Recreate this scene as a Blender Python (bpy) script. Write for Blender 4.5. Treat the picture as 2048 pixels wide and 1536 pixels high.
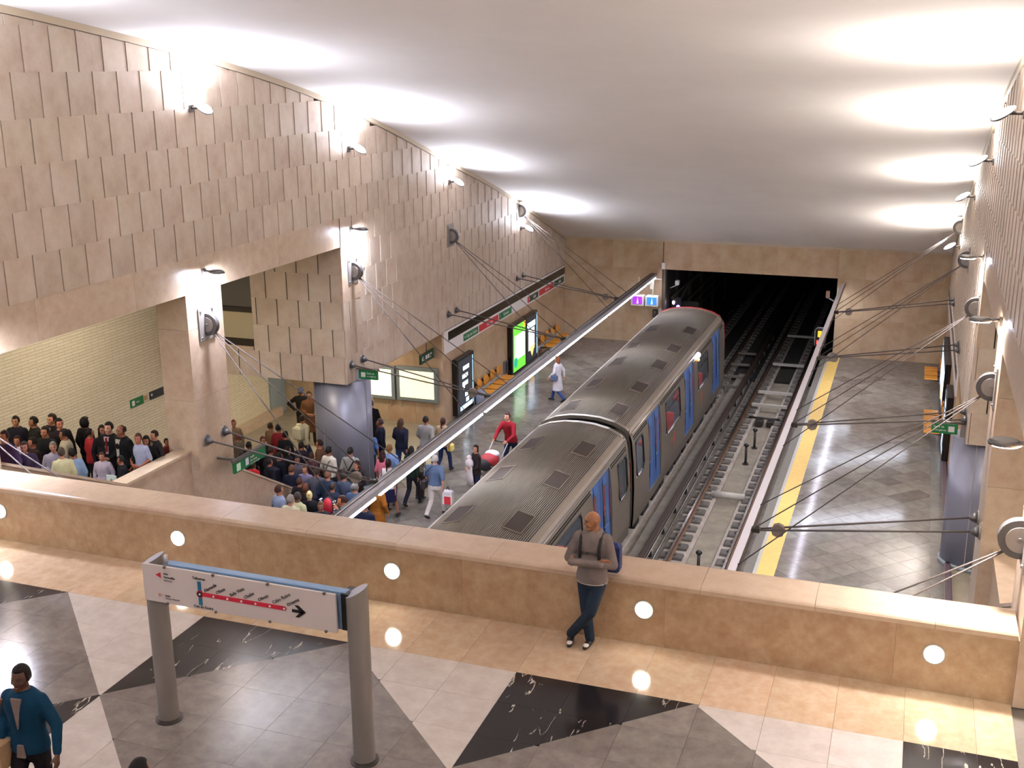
import bpy, math, random
from mathutils import Vector, Matrix
random.seed(7)
# ---------------------------------------------------------------- scene, camera, world, exposure
for o in list(bpy.data.objects): bpy.data.objects.remove(o)
S = bpy.context.scene
COL = S.collection
S.view_settings.view_transform = 'Standard'; S.view_settings.look = 'None'
S.view_settings.gamma = 1; S.view_settings.use_curve_mapping = False
S.view_settings.exposure = 0.42
YAW, PIT, ROL, FPX = 0.344315739, 0.275723752, -0.007090359, 2250.68
fwd = Vector((-math.sin(YAW)*math.cos(PIT), math.cos(YAW)*math.cos(PIT), -math.sin(PIT)))
rt = Vector((math.cos(YAW), math.sin(YAW), 0)); up = rt.cross(fwd)
r2 = rt*math.cos(ROL)+up*math.sin(ROL); u2 = -rt*math.sin(ROL)+up*math.cos(ROL)
cam = bpy.data.cameras.new('camera'); camo = bpy.data.objects.new('camera', cam); COL.objects.link(camo)
camo.matrix_world = Matrix(((r2.x,u2.x,-fwd.x,0),(r2.y,u2.y,-fwd.y,0),(r2.z,u2.z,-fwd.z,11.3),(0,0,0,1)))
cam.sensor_width = 36; cam.lens = FPX/2048*36; cam.clip_start = .1; cam.clip_end = 300
S.camera = camo
W = bpy.data.worlds.new('world'); S.world = W; W.use_nodes = True
W.node_tree.nodes['Background'].inputs[0].default_value = (.8,.85,1,1)
W.node_tree.nodes['Background'].inputs[1].default_value = 0.02
# light strengths (tuned here)
E_UP = 250; E_DOWN = 95; E_TUBE = 12; E_AISLE = 120; E_ROUND = 1.6; E_MEZZ = 70
COOL = (.78,.84,1.0); NEUT = (1.0,.95,.89); SUNNY = (1.0,.88,.72); WARM = (1.0,.87,.68)
def area(name, loc, d, size, energy, color, sizey=None, spread=None):
    l = bpy.data.lights.new(name, 'AREA'); l.energy = energy; l.color = color; l.size = size
    l.shape = 'RECTANGLE' if sizey else 'DISK'
    if sizey: l.size_y = sizey
    if spread: l.spread = math.radians(spread)
    o = bpy.data.objects.new(name, l); COL.objects.link(o); o.location = loc
    o.rotation_euler = Vector(d).to_track_quat('-Z','Y').to_euler()
    return o
# ---------------------------------------------------------------- geometry constants (metres; camera at x=0,y=0)
XL, XR, YB = -13.9, 1.5, 45.5
def MX(x): return -12.4-x                  # mirror about the hall axis
CEIL = [(-8,13.35),(0,13.1),(8,12.85),(12,12.6),(14.93,12.28),(17.31,11.97),(19.28,11.70),(20.85,11.45),(23.70,10.92),(26.60,10.29),(28.41,9.80),(31.21,8.99),(34.05,8.15),(36.6,7.42),(39.12,6.62),(42.2,5.55),(45.33,4.41),(45.8,4.25)]
def cz(y):
    C = CEIL; n = len(C)
    for i in range(n-1):
        (a,za),(b,zb) = C[i],C[i+1]
        if y <= b:
            h = b-a; m0 = (zb-C[i-1][1])/(b-C[i-1][0]) if i else (zb-za)/h; m1 = (C[i+2][1]-za)/(C[i+2][0]-a) if i < n-2 else (zb-za)/h
            t = (y-a)/h; t2 = t*t; t3 = t2*t
            return za*(2*t3-3*t2+1)+h*m0*(t3-2*t2+t)+zb*(3*t2-2*t3)+h*m1*(t3-t2)
    return C[-1][1]
# ---------------------------------------------------------------- helpers
def lin(h):
    c = [int(h[i:i+2],16)/255 for i in (0,2,4)]
    return tuple((x/12.92 if x <= .04045 else ((x+.055)/1.055)**2.4) for x in c)+(1,)
MATS = {}
def mat(name, col, rough=.6, metal=0., var=0., scale=6., bump=0., rnd=0., emit=0., ecol=None, spec=.5, col2=None, detail=4, coat=0, alpha=1., stretch=None, trans=0.):
    if name in MATS: return MATS[name]
    m = bpy.data.materials.new(name); m.use_nodes = True; nt = m.node_tree; N = nt.nodes; Lk = nt.links
    b = N['Principled BSDF']; c = lin(col)
    b.inputs['Base Color'].default_value = c; b.inputs['Roughness'].default_value = rough
    b.inputs['Metallic'].default_value = metal; b.inputs['Specular IOR Level'].default_value = spec
    if coat: b.inputs['Coat Weight'].default_value = coat; b.inputs['Coat Roughness'].default_value = .08
    if trans: b.inputs['Transmission Weight'].default_value = trans; b.inputs['IOR'].default_value = 1.1
    if alpha < 1: b.inputs['Alpha'].default_value = alpha
    if emit:
        b.inputs['Emission Color'].default_value = lin(ecol or col); b.inputs['Emission Strength'].default_value = emit
    if var or bump or rnd:
        tc = N.new('ShaderNodeTexCoord'); mp = N.new('ShaderNodeMapping')
        Lk.new(tc.outputs['Object'], mp.inputs[0])
        if stretch: mp.inputs['Scale'].default_value = stretch
        oi = N.new('ShaderNodeObjectInfo')
        ad = N.new('ShaderNodeVectorMath'); ad.operation = 'ADD'; Lk.new(mp.outputs[0], ad.inputs[0]); Lk.new(oi.outputs['Random'], ad.inputs[1])
        no = N.new('ShaderNodeTexNoise'); no.inputs['Scale'].default_value = scale; no.inputs['Detail'].default_value = detail; no.inputs['Roughness'].default_value = .65
        Lk.new(ad.outputs[0], no.inputs['Vector'])
        if var:
            mx = N.new('ShaderNodeMix'); mx.data_type = 'RGBA'
            c2 = lin(col2) if col2 else tuple(x*(1-var) for x in c[:3])+(1,)
            mr = N.new('ShaderNodeMapRange'); mr.inputs['From Min'].default_value = .32; mr.inputs['From Max'].default_value = .68
            Lk.new(no.outputs['Fac'], mr.inputs[0]); Lk.new(mr.outputs[0], mx.inputs[0])
            mx.inputs[6].default_value = c; mx.inputs[7].default_value = c2
            out = mx.outputs[2]
            if rnd:
                hs = N.new('ShaderNodeHueSaturation'); Lk.new(out, hs.inputs['Color'])
                m2 = N.new('ShaderNodeMapRange'); m2.inputs['To Min'].default_value = 1-rnd; m2.inputs['To Max'].default_value = 1+rnd
                Lk.new(oi.outputs['Random'], m2.inputs[0]); Lk.new(m2.outputs[0], hs.inputs['Value'])
                m3 = N.new('ShaderNodeMath'); m3.operation = 'MULTIPLY'; m3.inputs[1].default_value = 7.31
                m4 = N.new('ShaderNodeMath'); m4.operation = 'FRACT'; m5 = N.new('ShaderNodeMapRange')
                m5.inputs['To Min'].default_value = .5-rnd*.09; m5.inputs['To Max'].default_value = .5+rnd*.07
                Lk.new(oi.outputs['Random'], m3.inputs[0]); Lk.new(m3.outputs[0], m4.inputs[0]); Lk.new(m4.outputs[0], m5.inputs[0]); Lk.new(m5.outputs[0], hs.inputs['Hue'])
                out = hs.outputs[0]
            Lk.new(out, b.inputs['Base Color'])
        if bump:
            bp = N.new('ShaderNodeBump'); bp.inputs['Strength'].default_value = bump; bp.inputs['Distance'].default_value = .01
            Lk.new(no.outputs['Fac'], bp.inputs['Height']); Lk.new(bp.outputs[0], b.inputs['Normal'])
    MATS[name] = m
    return m
class MB:
    def __init__(s): s.v = []; s.f = []; s.sm = []; s.mi = []; s.m = 0
    def add(s, vs, fs, smooth=False):
        o = len(s.v); s.v += [tuple(v) for v in vs]
        for f in fs: s.f.append(tuple(i+o for i in f)); s.sm.append(smooth); s.mi.append(s.m)
        return s
    def box(s, x0,x1,y0,y1,z0,z1):
        x0,x1 = min(x0,x1),max(x0,x1)
        return s.add([(x0,y0,z0),(x1,y0,z0),(x1,y1,z0),(x0,y1,z0),(x0,y0,z1),(x1,y0,z1),(x1,y1,z1),(x0,y1,z1)],
            [(0,3,2,1),(4,5,6,7),(0,1,5,4),(1,2,6,5),(2,3,7,6),(3,0,4,7)])
    def cbox(s, x0,x1,y0,y1,z0,z1,c=.01):
        x0,x1 = min(x0,x1),max(x0,x1); vs=[]
        for z,i in ((z0,c),(z0+c,0),(z1-c,0),(z1,c)):
            vs += [(x0+i,y0+i,z),(x1-i,y0+i,z),(x1-i,y1-i,z),(x0+i,y1-i,z)]
        fs=[(0,3,2,1),(12,13,14,15)]
        for k in range(3):
            for j in range(4): fs.append((k*4+j,k*4+(j+1)%4,k*4+4+(j+1)%4,k*4+4+j))
        return s.add(vs,fs)
    def prism(s, poly, d):                  # poly: 3d points, d: extrusion vector
        n=len(poly); d=Vector(d); a=[Vector(p) for p in poly]; b=[p+d for p in a]
        return s.add(a+b,[tuple(range(n)),tuple(range(2*n-1,n-1,-1))]+[(i,(i+1)%n,n+(i+1)%n,n+i) for i in range(n)])
    def loft(s, rings, cap=True, smooth=True, close=True):
        n=len(rings[0]); vs=[p for r in rings for p in r]; fs=[]
        for k in range(len(rings)-1):
            for j in range(n if close else n-1): fs.append((k*n+j,k*n+(j+1)%n,(k+1)*n+(j+1)%n,(k+1)*n+j))
        s.add(vs,fs,smooth)
        if cap:
            o=len(s.v)-len(vs)
            s.f.append(tuple(o+j for j in range(n-1,-1,-1))); s.sm.append(False); s.mi.append(s.m)
            o2=len(s.v)-n; s.f.append(tuple(o2+j for j in range(n))); s.sm.append(False); s.mi.append(s.m)
        return s
    def tube(s, p0,p1,r0,r1=None,n=10,rnd=False):
        r1=r0 if r1 is None else r1; p0=Vector(p0); p1=Vector(p1); d=p1-p0; L=d.length or 1e-6; d=d/L
        a=d.orthogonal().normalized(); b=d.cross(a); R=[]
        def ring(c,r): return [c+a*r*math.cos(t*2*math.pi/n)+b*r*math.sin(t*2*math.pi/n) for t in range(n)]
        if rnd:
            for t in (80,55,28): R.append(ring(p0-d*r0*math.sin(math.radians(t)), r0*math.cos(math.radians(t))))
        R.append(ring(p0,r0)); R.append(ring(p1,r1))
        if rnd:
            for t in (28,55,80): R.append(ring(p1+d*r1*math.sin(math.radians(t)), r1*math.cos(math.radians(t))))
        return s.loft(R)
    def path(s, pts, r, n=8):
        for a,b in zip(pts,pts[1:]): s.tube(a,b,r,n=n,rnd=True)
        return s
    def ell(s, c, rx,ry,rz, nu=14,nv=9, f=None):
        R=[]
        for i in range(nv):
            th=math.pi*(i+.35)/(nv-.3); ring=[]
            for j in range(nu):
                ph=2*math.pi*j/nu; p=Vector((math.sin(th)*math.cos(ph),math.sin(th)*math.sin(ph),-math.cos(th)))
                q=Vector((p.x*rx,p.y*ry,p.z*rz))
                if f: q=f(p,q)
                ring.append(Vector(c)+q)
            R.append(ring)
        return s.loft(R)
    def build(s, name, m, parent=None, loc=None, **k):
        me=bpy.data.meshes.new(name); me.from_pydata(s.v,[],s.f)
        me.polygons.foreach_set('use_smooth', s.sm)
        ms=m if isinstance(m,(list,tuple)) else [m]
        for x in ms: me.materials.append(x)
        if len(ms)>1: me.polygons.foreach_set('material_index', s.mi)
        me.update()
        return link(name, me, parent, loc, **k)
def link(name, me, parent=None, loc=None, rot=None, **k):
    o=bpy.data.objects.new(name, me); COL.objects.link(o)
    if parent: o.parent=parent
    if loc is not None: o.location=loc
    if rot: o.rotation_euler=rot
    for a,b in k.items(): o[a]=b
    return o
def empty(name, label, cat, loc=(0,0,0), rz=0, group=None):
    o=bpy.data.objects.new(name,None); COL.objects.link(o); o.location=loc; o.rotation_euler=(0,0,rz)
    o['label']=label; o['category']=cat; o.empty_display_size=.1
    if group: o['group']=group
    return o
def tag(o, label, cat, group=None):
    o['label']=label; o['category']=cat
    if group: o['group']=group
    return o
def struct(o): o['kind']='structure'; return o
def sempty(name):
    o=bpy.data.objects.new(name,None); COL.objects.link(o); o['kind']='structure'; return o
_tc={}
def text_mesh(s, size=1., ext=.002, align='LEFT'):
    k=(s,size,align)
    if k in _tc: return _tc[k]
    c=bpy.data.curves.new('lettering','FONT'); c.body=s; c.size=size; c.extrude=ext; c.align_x=align; c.align_y='CENTER'; c.resolution_u=2
    o=bpy.data.objects.new('lettering',c); COL.objects.link(o)
    me=bpy.data.meshes.new_from_object(o); bpy.data.objects.remove(o); _tc[k]=me
    return me
def put_text(s, size, org, u, v, m, parent, align='LEFT', rot=0., name='lettering', off=.006):
    me=text_mesh(s,size,align=align).copy(); me.materials.clear(); me.materials.append(m)
    u=Vector(u).normalized(); v=Vector(v).normalized(); n=u.cross(v)
    cu=u*math.cos(rot)+v*math.sin(rot); cv=-u*math.sin(rot)+v*math.cos(rot)
    o=bpy.data.objects.new(name,me); COL.objects.link(o)
    M=Matrix(((cu.x,cv.x,n.x,org[0]+n.x*off),(cu.y,cv.y,n.y,org[1]+n.y*off),(cu.z,cv.z,n.z,org[2]+n.z*off),(0,0,0,1)))
    if parent:
        bpy.context.view_layer.update(); o.parent=parent; o.matrix_parent_inverse=Matrix.Identity(4); o.matrix_basis=parent.matrix_world.inverted()@M
    else: o.matrix_basis=M
    return o
def clip(poly, a, b, c):                    # keep a*x+b*y<=c  (2d)
    out=[]
    for i in range(len(poly)):
        p=poly[i]; q=poly[(i+1)%len(poly)]; dp=a*p[0]+b*p[1]-c; dq=a*q[0]+b*q[1]-c
        if dp<=1e-9: out.append(p)
        if (dp<-1e-9 and dq>1e-9) or (dp>1e-9 and dq<-1e-9):
            t=dp/(dp-dq); out.append((p[0]+(q[0]-p[0])*t,p[1]+(q[1]-p[1])*t))
    return out
def parea(p): return abs(sum(p[i][0]*p[(i+1)%len(p)][1]-p[(i+1)%len(p)][0]*p[i][1] for i in range(len(p))))/2 if len(p)>2 else 0
# ---------------------------------------------------------------- materials
stone=mat('stone_rough','c0b1a1',.6,var=.5,col2='ad9987',scale=2.2,rnd=.07,bump=.12,detail=8)
stonep=mat('stone_polished','c0ac97',.32,var=.5,col2='b0977f',scale=5,rnd=.05,detail=9)
parast=mat('parapet_stone','b59c7c',.32,var=.5,col2='9d7c5c',scale=6,rnd=.05,detail=10)
stoneb=mat('stone_back_wall','bda689',.42,var=.5,col2='a88b69',scale=1.6,rnd=.07,detail=6)
grout=mat('joint_dark','3b3129',.9)
plaster=mat('ceiling_plaster','e4ddd8',.9,var=.05,scale=.6)
concrete=mat('concrete','7d756b',.85,var=.25,scale=3,bump=.3)
trackc=mat('track_concrete','a89e92',.85,var=.3,col2='847a6e',scale=2.2,bump=.3,detail=8)
darkc=mat('tunnel_black','15130f',.95,var=.3,scale=2)  # near-black colour for the tunnel lining
graytile=mat('platform_stone','7f7971',.14,var=.4,col2='69635b',scale=4,rnd=.24,detail=6)
graytile2=mat('platform_stone_band','77726b',.25,var=.3,scale=5)
beige=mat('floor_beige_marble','c6b096',.10,var=.5,col2='b89a7c',scale=7,rnd=.08,detail=10)
whitem=mat('floor_white_marble','cdc4bd',.10,var=.3,col2='bcb0a8',scale=5,rnd=.05,detail=8)
graym=mat('floor_grey_marble','7d756f',.15,var=.4,col2='655d59',scale=5,rnd=.09,detail=9)
steel=mat('steel','8a8684',.35,metal=.9,var=.15,scale=8)
dsteel=mat('dark_steel','4b4744',.45,metal=.7,var=.2,scale=6)
gmetal=mat('grey_metal','8b847f',.42,metal=.35,var=.06,scale=3)
galum=mat('aluminium','b9bac2',.35,metal=.5)
lampm=mat('lamp_metal','5c5a5a',.4,metal=.6)
black=mat('black','0c0b0b',.4)
blackg=mat('black_gloss','16110f',.18)
white=mat('white_enamel','ded9d6',.35)
yellow=mat('yellow_strip','e8c268',.5,var=.15,scale=9)
orange=mat('seat_orange','c98525',.35)
green=mat('sign_green','0f6b3a',.4)
dgreen=mat('sign_dark_green','17402b',.4)
red=mat('sign_red','c0262b',.4)
navy=mat('sign_navy','1d2330',.4)
grey_l=mat('light_grey','b9b9b6',.5)
ink=mat('ink','262224',.5)
glow=mat('lamp_glow','ffffff',emit=50,ecol='f2f0ff')
glowd=mat('down_lamp_glow','ffffff',emit=420,ecol='dfe4ff')
glowt=mat('tube_glow','ffffff',emit=15,ecol='eeeaff')
glowr=mat('round_lamp_glow','ffffff',emit=10,ecol='fffbe8')
rail=mat('rail_steel','7a5a40',.5,metal=.5,var=.3,scale=9)
railtop=mat('rail_top','a7a2a0',.22,metal=.95)
def marble():
    m=bpy.data.materials.new('floor_black_marble'); m.use_nodes=True; nt=m.node_tree; N=nt.nodes; K=nt.links; b=N['Principled BSDF']
    tc=N.new('ShaderNodeTexCoord'); no=N.new('ShaderNodeTexNoise'); no.inputs['Scale'].default_value=1.5; no.inputs['Detail'].default_value=5
    mp=N.new('ShaderNodeMapping'); mp.inputs['Rotation'].default_value=(0,0,.5); mp.inputs['Scale'].default_value=(2.4,.5,1)
    oi=N.new('ShaderNodeObjectInfo'); sc=N.new('ShaderNodeMath'); sc.operation='MULTIPLY'; sc.inputs[1].default_value=40; K.new(oi.outputs['Random'],sc.inputs[0])
    av=N.new('ShaderNodeVectorMath'); av.operation='ADD'; K.new(tc.outputs['Object'],av.inputs[0]); K.new(sc.outputs[0],av.inputs[1])
    K.new(av.outputs[0],mp.inputs[0]); K.new(mp.outputs[0],no.inputs['Vector'])
    su=N.new('ShaderNodeMath'); su.operation='SUBTRACT'; su.inputs[1].default_value=.5; ab=N.new('ShaderNodeMath'); ab.operation='ABSOLUTE'
    K.new(no.outputs['Fac'],su.inputs[0]); K.new(su.outputs[0],ab.inputs[0])
    mr=N.new('ShaderNodeMapRange'); mr.inputs['From Min'].default_value=.001; mr.inputs['From Max'].default_value=.008; mr.inputs['To Min'].default_value=1; mr.inputs['To Max'].default_value=0
    K.new(ab.outputs[0],mr.inputs[0])
    n2=N.new('ShaderNodeTexNoise'); n2.inputs['Scale'].default_value=1.9; K.new(av.outputs[0],n2.inputs['Vector'])
    m2=N.new('ShaderNodeMapRange'); m2.inputs['From Min'].default_value=.51; m2.inputs['From Max'].default_value=.57; K.new(n2.outputs['Fac'],m2.inputs[0])
    mu=N.new('ShaderNodeMath'); mu.operation='MULTIPLY'; K.new(mr.outputs[0],mu.inputs[0]); K.new(m2.outputs[0],mu.inputs[1])
    mx=N.new('ShaderNodeMix'); mx.data_type='RGBA'; mx.inputs[6].default_value=lin('1d1a1c'); mx.inputs[7].default_value=lin('c9bfb2')
    K.new(mu.outputs[0],mx.inputs[0]); K.new(mx.outputs[2],b.inputs['Base Color']); b.inputs['Roughness'].default_value=.14
    return m
blackm=marble()
def brickmat():
    m=bpy.data.materials.new('cream_brick'); m.use_nodes=True; nt=m.node_tree; N=nt.nodes; K=nt.links; b=N['Principled BSDF']
    tc=N.new('ShaderNodeTexCoord'); mp=N.new('ShaderNodeMapping'); mp.inputs['Rotation'].default_value=(math.pi/2,0,math.pi/2)
    sx=N.new('ShaderNodeSeparateXYZ'); cb=N.new('ShaderNodeCombineXYZ'); K.new(tc.outputs['Object'],sx.inputs[0])
    K.new(sx.outputs['Y'],cb.inputs['X']); K.new(sx.outputs['Z'],cb.inputs['Y'])
    br=N.new('ShaderNodeTexBrick'); K.new(cb.outputs[0],br.inputs['Vector']); br.inputs['Scale'].default_value=1
    br.inputs['Brick Width'].default_value=.5; br.inputs['Row Height'].default_value=.08; br.inputs['Mortar Size'].default_value=.007; br.inputs['Mortar Smooth'].default_value=.2
    br.inputs['Color1'].default_value=lin('dcd2bb'); br.inputs['Color2'].default_value=lin('d5cab1'); br.inputs['Mortar'].default_value=lin('bbb097')
    K.new(br.outputs['Color'],b.inputs['Base Color']); b.inputs['Roughness'].default_value=.45
    bp=N.new('ShaderNodeBump'); bp.invert=True; bp.inputs['Distance'].default_value=.008; K.new(br.outputs['Fac'],bp.inputs['Height']); K.new(bp.outputs[0],b.inputs['Normal'])
    return m
brick=brickmat()
# ================================================================ SETTING
# ceiling: vault that drops towards the tunnel
b=MB()
ys=[-7.5+.5*i for i in range(107)]
b.loft([[(XL-.3,y,cz(y)),(XR+.3,y,cz(y))] for y in ys],cap=False,close=False)
b.loft([[(XL-.3,y,cz(y)+.3),(XR+.3,y,cz(y)+.3)] for y in ys],cap=False,close=False)
for x in (XL-.3,XR+.3): b.loft([[(x,y,cz(y)),(x,y,cz(y)+.3)] for y in ys],cap=False,close=False)
ceiling=struct(b.build('ceiling',plaster))
# --- side walls
def tiles_for(X, sgn, parent, kmax=250):
    """sawtooth stone cladding: each slab's near (-Y) edge stands proud of the next."""
    PH=.738; PW=.6525; slabs=[]
    for k in range(0,14):
        z0=3.13+PH*k; z1=z0+PH
        ph=15.28+(.5*PW if k%2==0 else 0)
        ys=[ph+PW*n for n in range(-34,50)]
        for ya in ys:
            yb=ya+PW
            a,bb=max(ya,5.0),min(yb,YB)
            if bb-a<.05: continue
            # openings and plain beam
            if k<6 and a<25.7+.01:
                a=max(a,25.70)
                if bb-a<.08: continue
            if k in (3,4) and a<26.95: 
                a=max(a,26.95)
                if bb-a<.08: continue
            if k==5 and a<25.7: continue
            poly=[(a,z0),(bb,z0),(bb,z1),(a,z1)]
            c0,c1=cz(a)-.13,cz(bb)-.13
            if c0<z1 or c1<z1:
                s=(c1-c0)/(bb-a); poly=clip(poly,-s,1,c0-s*a)
            if parea(poly)<.02: continue
            slabs.append((math.hypot(a,X)**2,a,bb,poly,k))
    slabs.sort(key=lambda s:s[0])
    cache={}
    rest=MB(); cnt=0
    for d,a,bb,poly,k in slabs:
        if k==5 and bb<27: plain=True
        G=.012
        pts=[(min(y,bb-G),z) for y,z in poly]
        def xo(y): return X+sgn*(.014*(1-(y-a)/PW)+.004)
        full=len(poly)==4 and abs(bb-a-PW)<1e-6 and abs(poly[2][1]-poly[1][1]-PH)<1e-6
        if cnt<kmax and (full or parea(poly)>.05):
            cnt+=1
            key='f' if full else None
            if key in cache and full: me=cache[key]; link('stone_slab',me,parent,(X,a,poly[0][1])); continue
            mb=MB(); n=len(pts)
            z00=poly[0][1]
            fr=[(xo(y)-X,y-a,z-z00) for y,z in pts]; bk=[(-sgn*.03,y-a,z-z00) for y,z in pts]
            mb.add(fr+bk,[tuple(range(n)),tuple(range(2*n-1,n-1,-1))]+[(i,(i+1)%n,n+(i+1)%n,n+i) for i in range(n)])
            o=mb.build('stone_slab',stone,parent,(X,a,z00))
            if full: cache[key]=o.data
        else:
            n=len(pts); fr=[(xo(y),y,z) for y,z in pts]; bk=[(X-sgn*.03,y,z) for y,z in pts]
            rest.add(fr+bk,[tuple(range(n)),tuple(range(2*n-1,n-1,-1))]+[(i,(i+1)%n,n+(i+1)%n,n+i) for i in range(n)])
    if rest.v: rest.build('small_stone_slabs',stone,parent,kind='stuff')
def panels(parent, X, sgn, rects, m, th=.03, gap=.004, name='stone_panel'):
    for (y0,y1,z0,z1) in rects:
        MB().box(0,sgn*th,0,y1-y0-gap,0,z1-z0-gap).build(name,m,parent,(X-sgn*.0,y0,z0))
def side(name, M, sgn):
    """M maps a left-hand x to this side; sgn=+1: hall lies towards +x (left wall)."""
    P=sempty(name); X=M(XL); g=sgn
    def bx(n,m,x0,x1,y0,y1,z0,z1,**k): return MB().box(M(x0),M(x1),y0,y1,z0,z1).build(n,m,P,**k)
    # backing masonry
    bx('masonry',grout,-14.5,-13.94,-6,25.7,7.57,13.6)
    bx('masonry',grout,-14.5,-13.94,25.75,YB+.2,6.83,11)
    bx('masonry',grout,-14.5,-13.94,25.75,YB+.2,3.16,6.83)
    # plain beam and plain lintel strips, in long slabs
    y=-6.0
    while y<25.9:
        y1=min(y+2.61,26.6)
        MB().box(M(-14.6),M(-13.9),0,y1-y-.004,0,.745).build('beam_slab',stonep,P,(0,y,6.822)); y=y1
        if y>=26.5: break
    # columns with stone casing
    for (ya,yb,zb) in ((5.85,7.1,4.3),(12.45,13.69,4.3),(19.04,20.3,0)):
        z=zb
        while z<6.81:
            z1=min(z+1.52,6.82)
            MB().box(M(-14.65),M(-13.9),ya,yb,z,z1-.005).build('column_casing',stonep,P); z=z1
    # casing on the corner pier between z 5.3 and 6.82
    MB().box(M(-13.97),M(-13.885),25.695,26.94,5.344,6.82).build('pier_casing',stonep,P)
    # pier underside, chamfered towards the hall
    # facade across the aisle at y=25.7, seen from the camera
    fw=MB(); fw.box(M(-16.7),M(-13.94),25.74,27.0,3.13,7.3); fw.box(M(-17.65),M(-16.7),25.74,27.0,3.13,3.95); fw.box(M(-21.5),M(-17.65),25.74,27.0,3.13,3.95)
    fw.build('facade_masonry',grout,P)
    PH=.738; PW=.6525
    for k in range(0,6):
        z0=3.13+PH*k; z1=z0+PH
        xs=-13.94+(.33 if k%2==1 else .0)
        x=xs
        while x>-21.4:
            x0,x1=x-PW,x
            a=x0; c=min(x1,-13.9)
            lo=-16.7 if k>0 else -21.4
            if k>0 and c<=-16.7: x-=PW; continue
            if k==1 and -17.65<c<=-16.7: pass
            a=max(a,-16.7) if (k>0 and c>-16.7) else a
            if c-a>.06:
                zz1=z1
                MB().box(M(a+.03),M(c),0,.04,0,zz1-z0-.002).build('stone_slab',stone,P,(0,25.70,z0))
            x-=PW
    MB().box(M(-19.8),M(-16.7),25.70,25.76,3.87,3.96).build('ledge_slab',stonep,P)
    # upper room seen through the gap in the facade
    MB().box(M(-20),M(-16.5),26.6,26.7,4.85,7.3).build('grey_panel',mat('panel_grey','6a6860',.6),P)
    MB().box(M(-20),M(-16.5),26.55,26.6,3.9,4.72).build('cream_panel',mat('panel_cream','cdbf9e',.6),P)
    MB().box(M(-20),M(-16.5),26.5,26.6,4.72,4.85).build('shelf_edge',mat('shelf_dark','3a332b',.6),P)
    # soffit over the far aisle, end wall of the recess, wall below the name band
    bx('aisle_soffit',plaster,-21.5,-14.5,25.74,32.4,3.13,3.4)
    bx('lintel_soffit',stonep,-14.5,-13.9,27.0,32.4,3.08,3.13)
    bx('recess_masonry',grout,-21.5,-13.95,32.24,33,0,3.13)
    x=-13.9
    while x>-20:
        MB().box(M(x-1.0),M(x-.005),32.18,32.24,.0,3.1).build('stone_panel',stoneb,P); x-=1.0
    bx('lower_masonry',grout,-14.3,-13.95,32.2,YB+.2,-.4,3.16)
    y=32.2
    while y<YB-.1:
        y1=min(y+.95,YB)
        MB().box(M(-13.95),M(-13.9),y,y1-.005,0.0,3.1).build('stone_panel',stoneb,P); y=y1
    # cornice that follows the vault
    c=MB()
    c.loft([[(M(-13.94),y,cz(y)-.12),(M(-13.84),y,cz(y)-.12),(M(-13.84),y,cz(y)-.002),(M(-13.94),y,cz(y)-.002)] for y in [-6+.5*i for i in range(104)]],smooth=False)
    c.build('cornice',mat('cornice_paint','b4a48e',.6),P)
    tiles_for(X-0.0*g,g,P)
    # aisle behind the columns
    bx('aisle_wall',brick,-20.2,-19.8,-6,32.3,-.4,7.3)
    bx('aisle_ceiling',plaster,-20.2,-14.5,-6,25.74,7.3,7.5)
    x=24.0
    MB().box(M(-19.8),M(-19.55),23.9,31.6,0,.28).build('skirting_ledge',stonep,P)
    return P
wall_left=side('wall_left',lambda x:x,1)
wall_right=side('wall_right',MX,-1)
# back wall with the tunnel mouth
P=sempty('wall_back')
TL,TR,TZ=-9.52,-2.66,3.15
b=MB(); b.box(XL-.3,TL-.12,YB+.05,YB+.6,-2.2,4.9); b.box(TR+.03,XR+.3,YB+.05,YB+.6,-2.2,4.9); b.box(TL-.12,TR+.03,YB+.05,YB+.6,TZ+.03,4.9); b.build('masonry',mat('joint_tan','85705a',.8),P)
def wp(x0,x1,z0,z1): MB().box(0,x1-x0-.003,0,.05,0,z1-z0-.003).build('stone_panel',stoneb,P,(x0,YB,z0))
x=XL
while x<TL-.15:
    x1=min(x+1.06,TL-.1)
    for z0,z1 in ((0,1.55),(1.55,3.15),(3.15,4.36)): wp(x,x1,z0,z1)
    x=x1
x=TR
while x<XR-.05:
    x1=min(x+1.04,XR)
    for z0,z1 in ((0,1.55),(1.55,3.15),(3.15,4.36)): wp(x,x1,z0,z1)
    x=x1
x=TL-.1
while x<TR-.05:
    x1=min(x+1.15,TR); wp(x,x1,TZ,4.36); x=x1
MB().box(XL,XR,YB-.12,YB,4.3,4.5).build('cornice',mat('cornice_paint','b4a48e',.6),P)
MB().box(TL-.1,TL,YB-.02,YB+.3,-.2,TZ+.02).build('jamb_steel',mat('jamb','5b4d3f',.5),P)
MB().cbox(TL-.16,TL-.02,YB-.1,YB,TZ+.02,TZ+.28).build('junction_box',white,P)
# wall behind the camera
struct(MB().box(-20.2,7.8,-6.3,-6,4,13.6).build('wall_rear',stonep))
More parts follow.
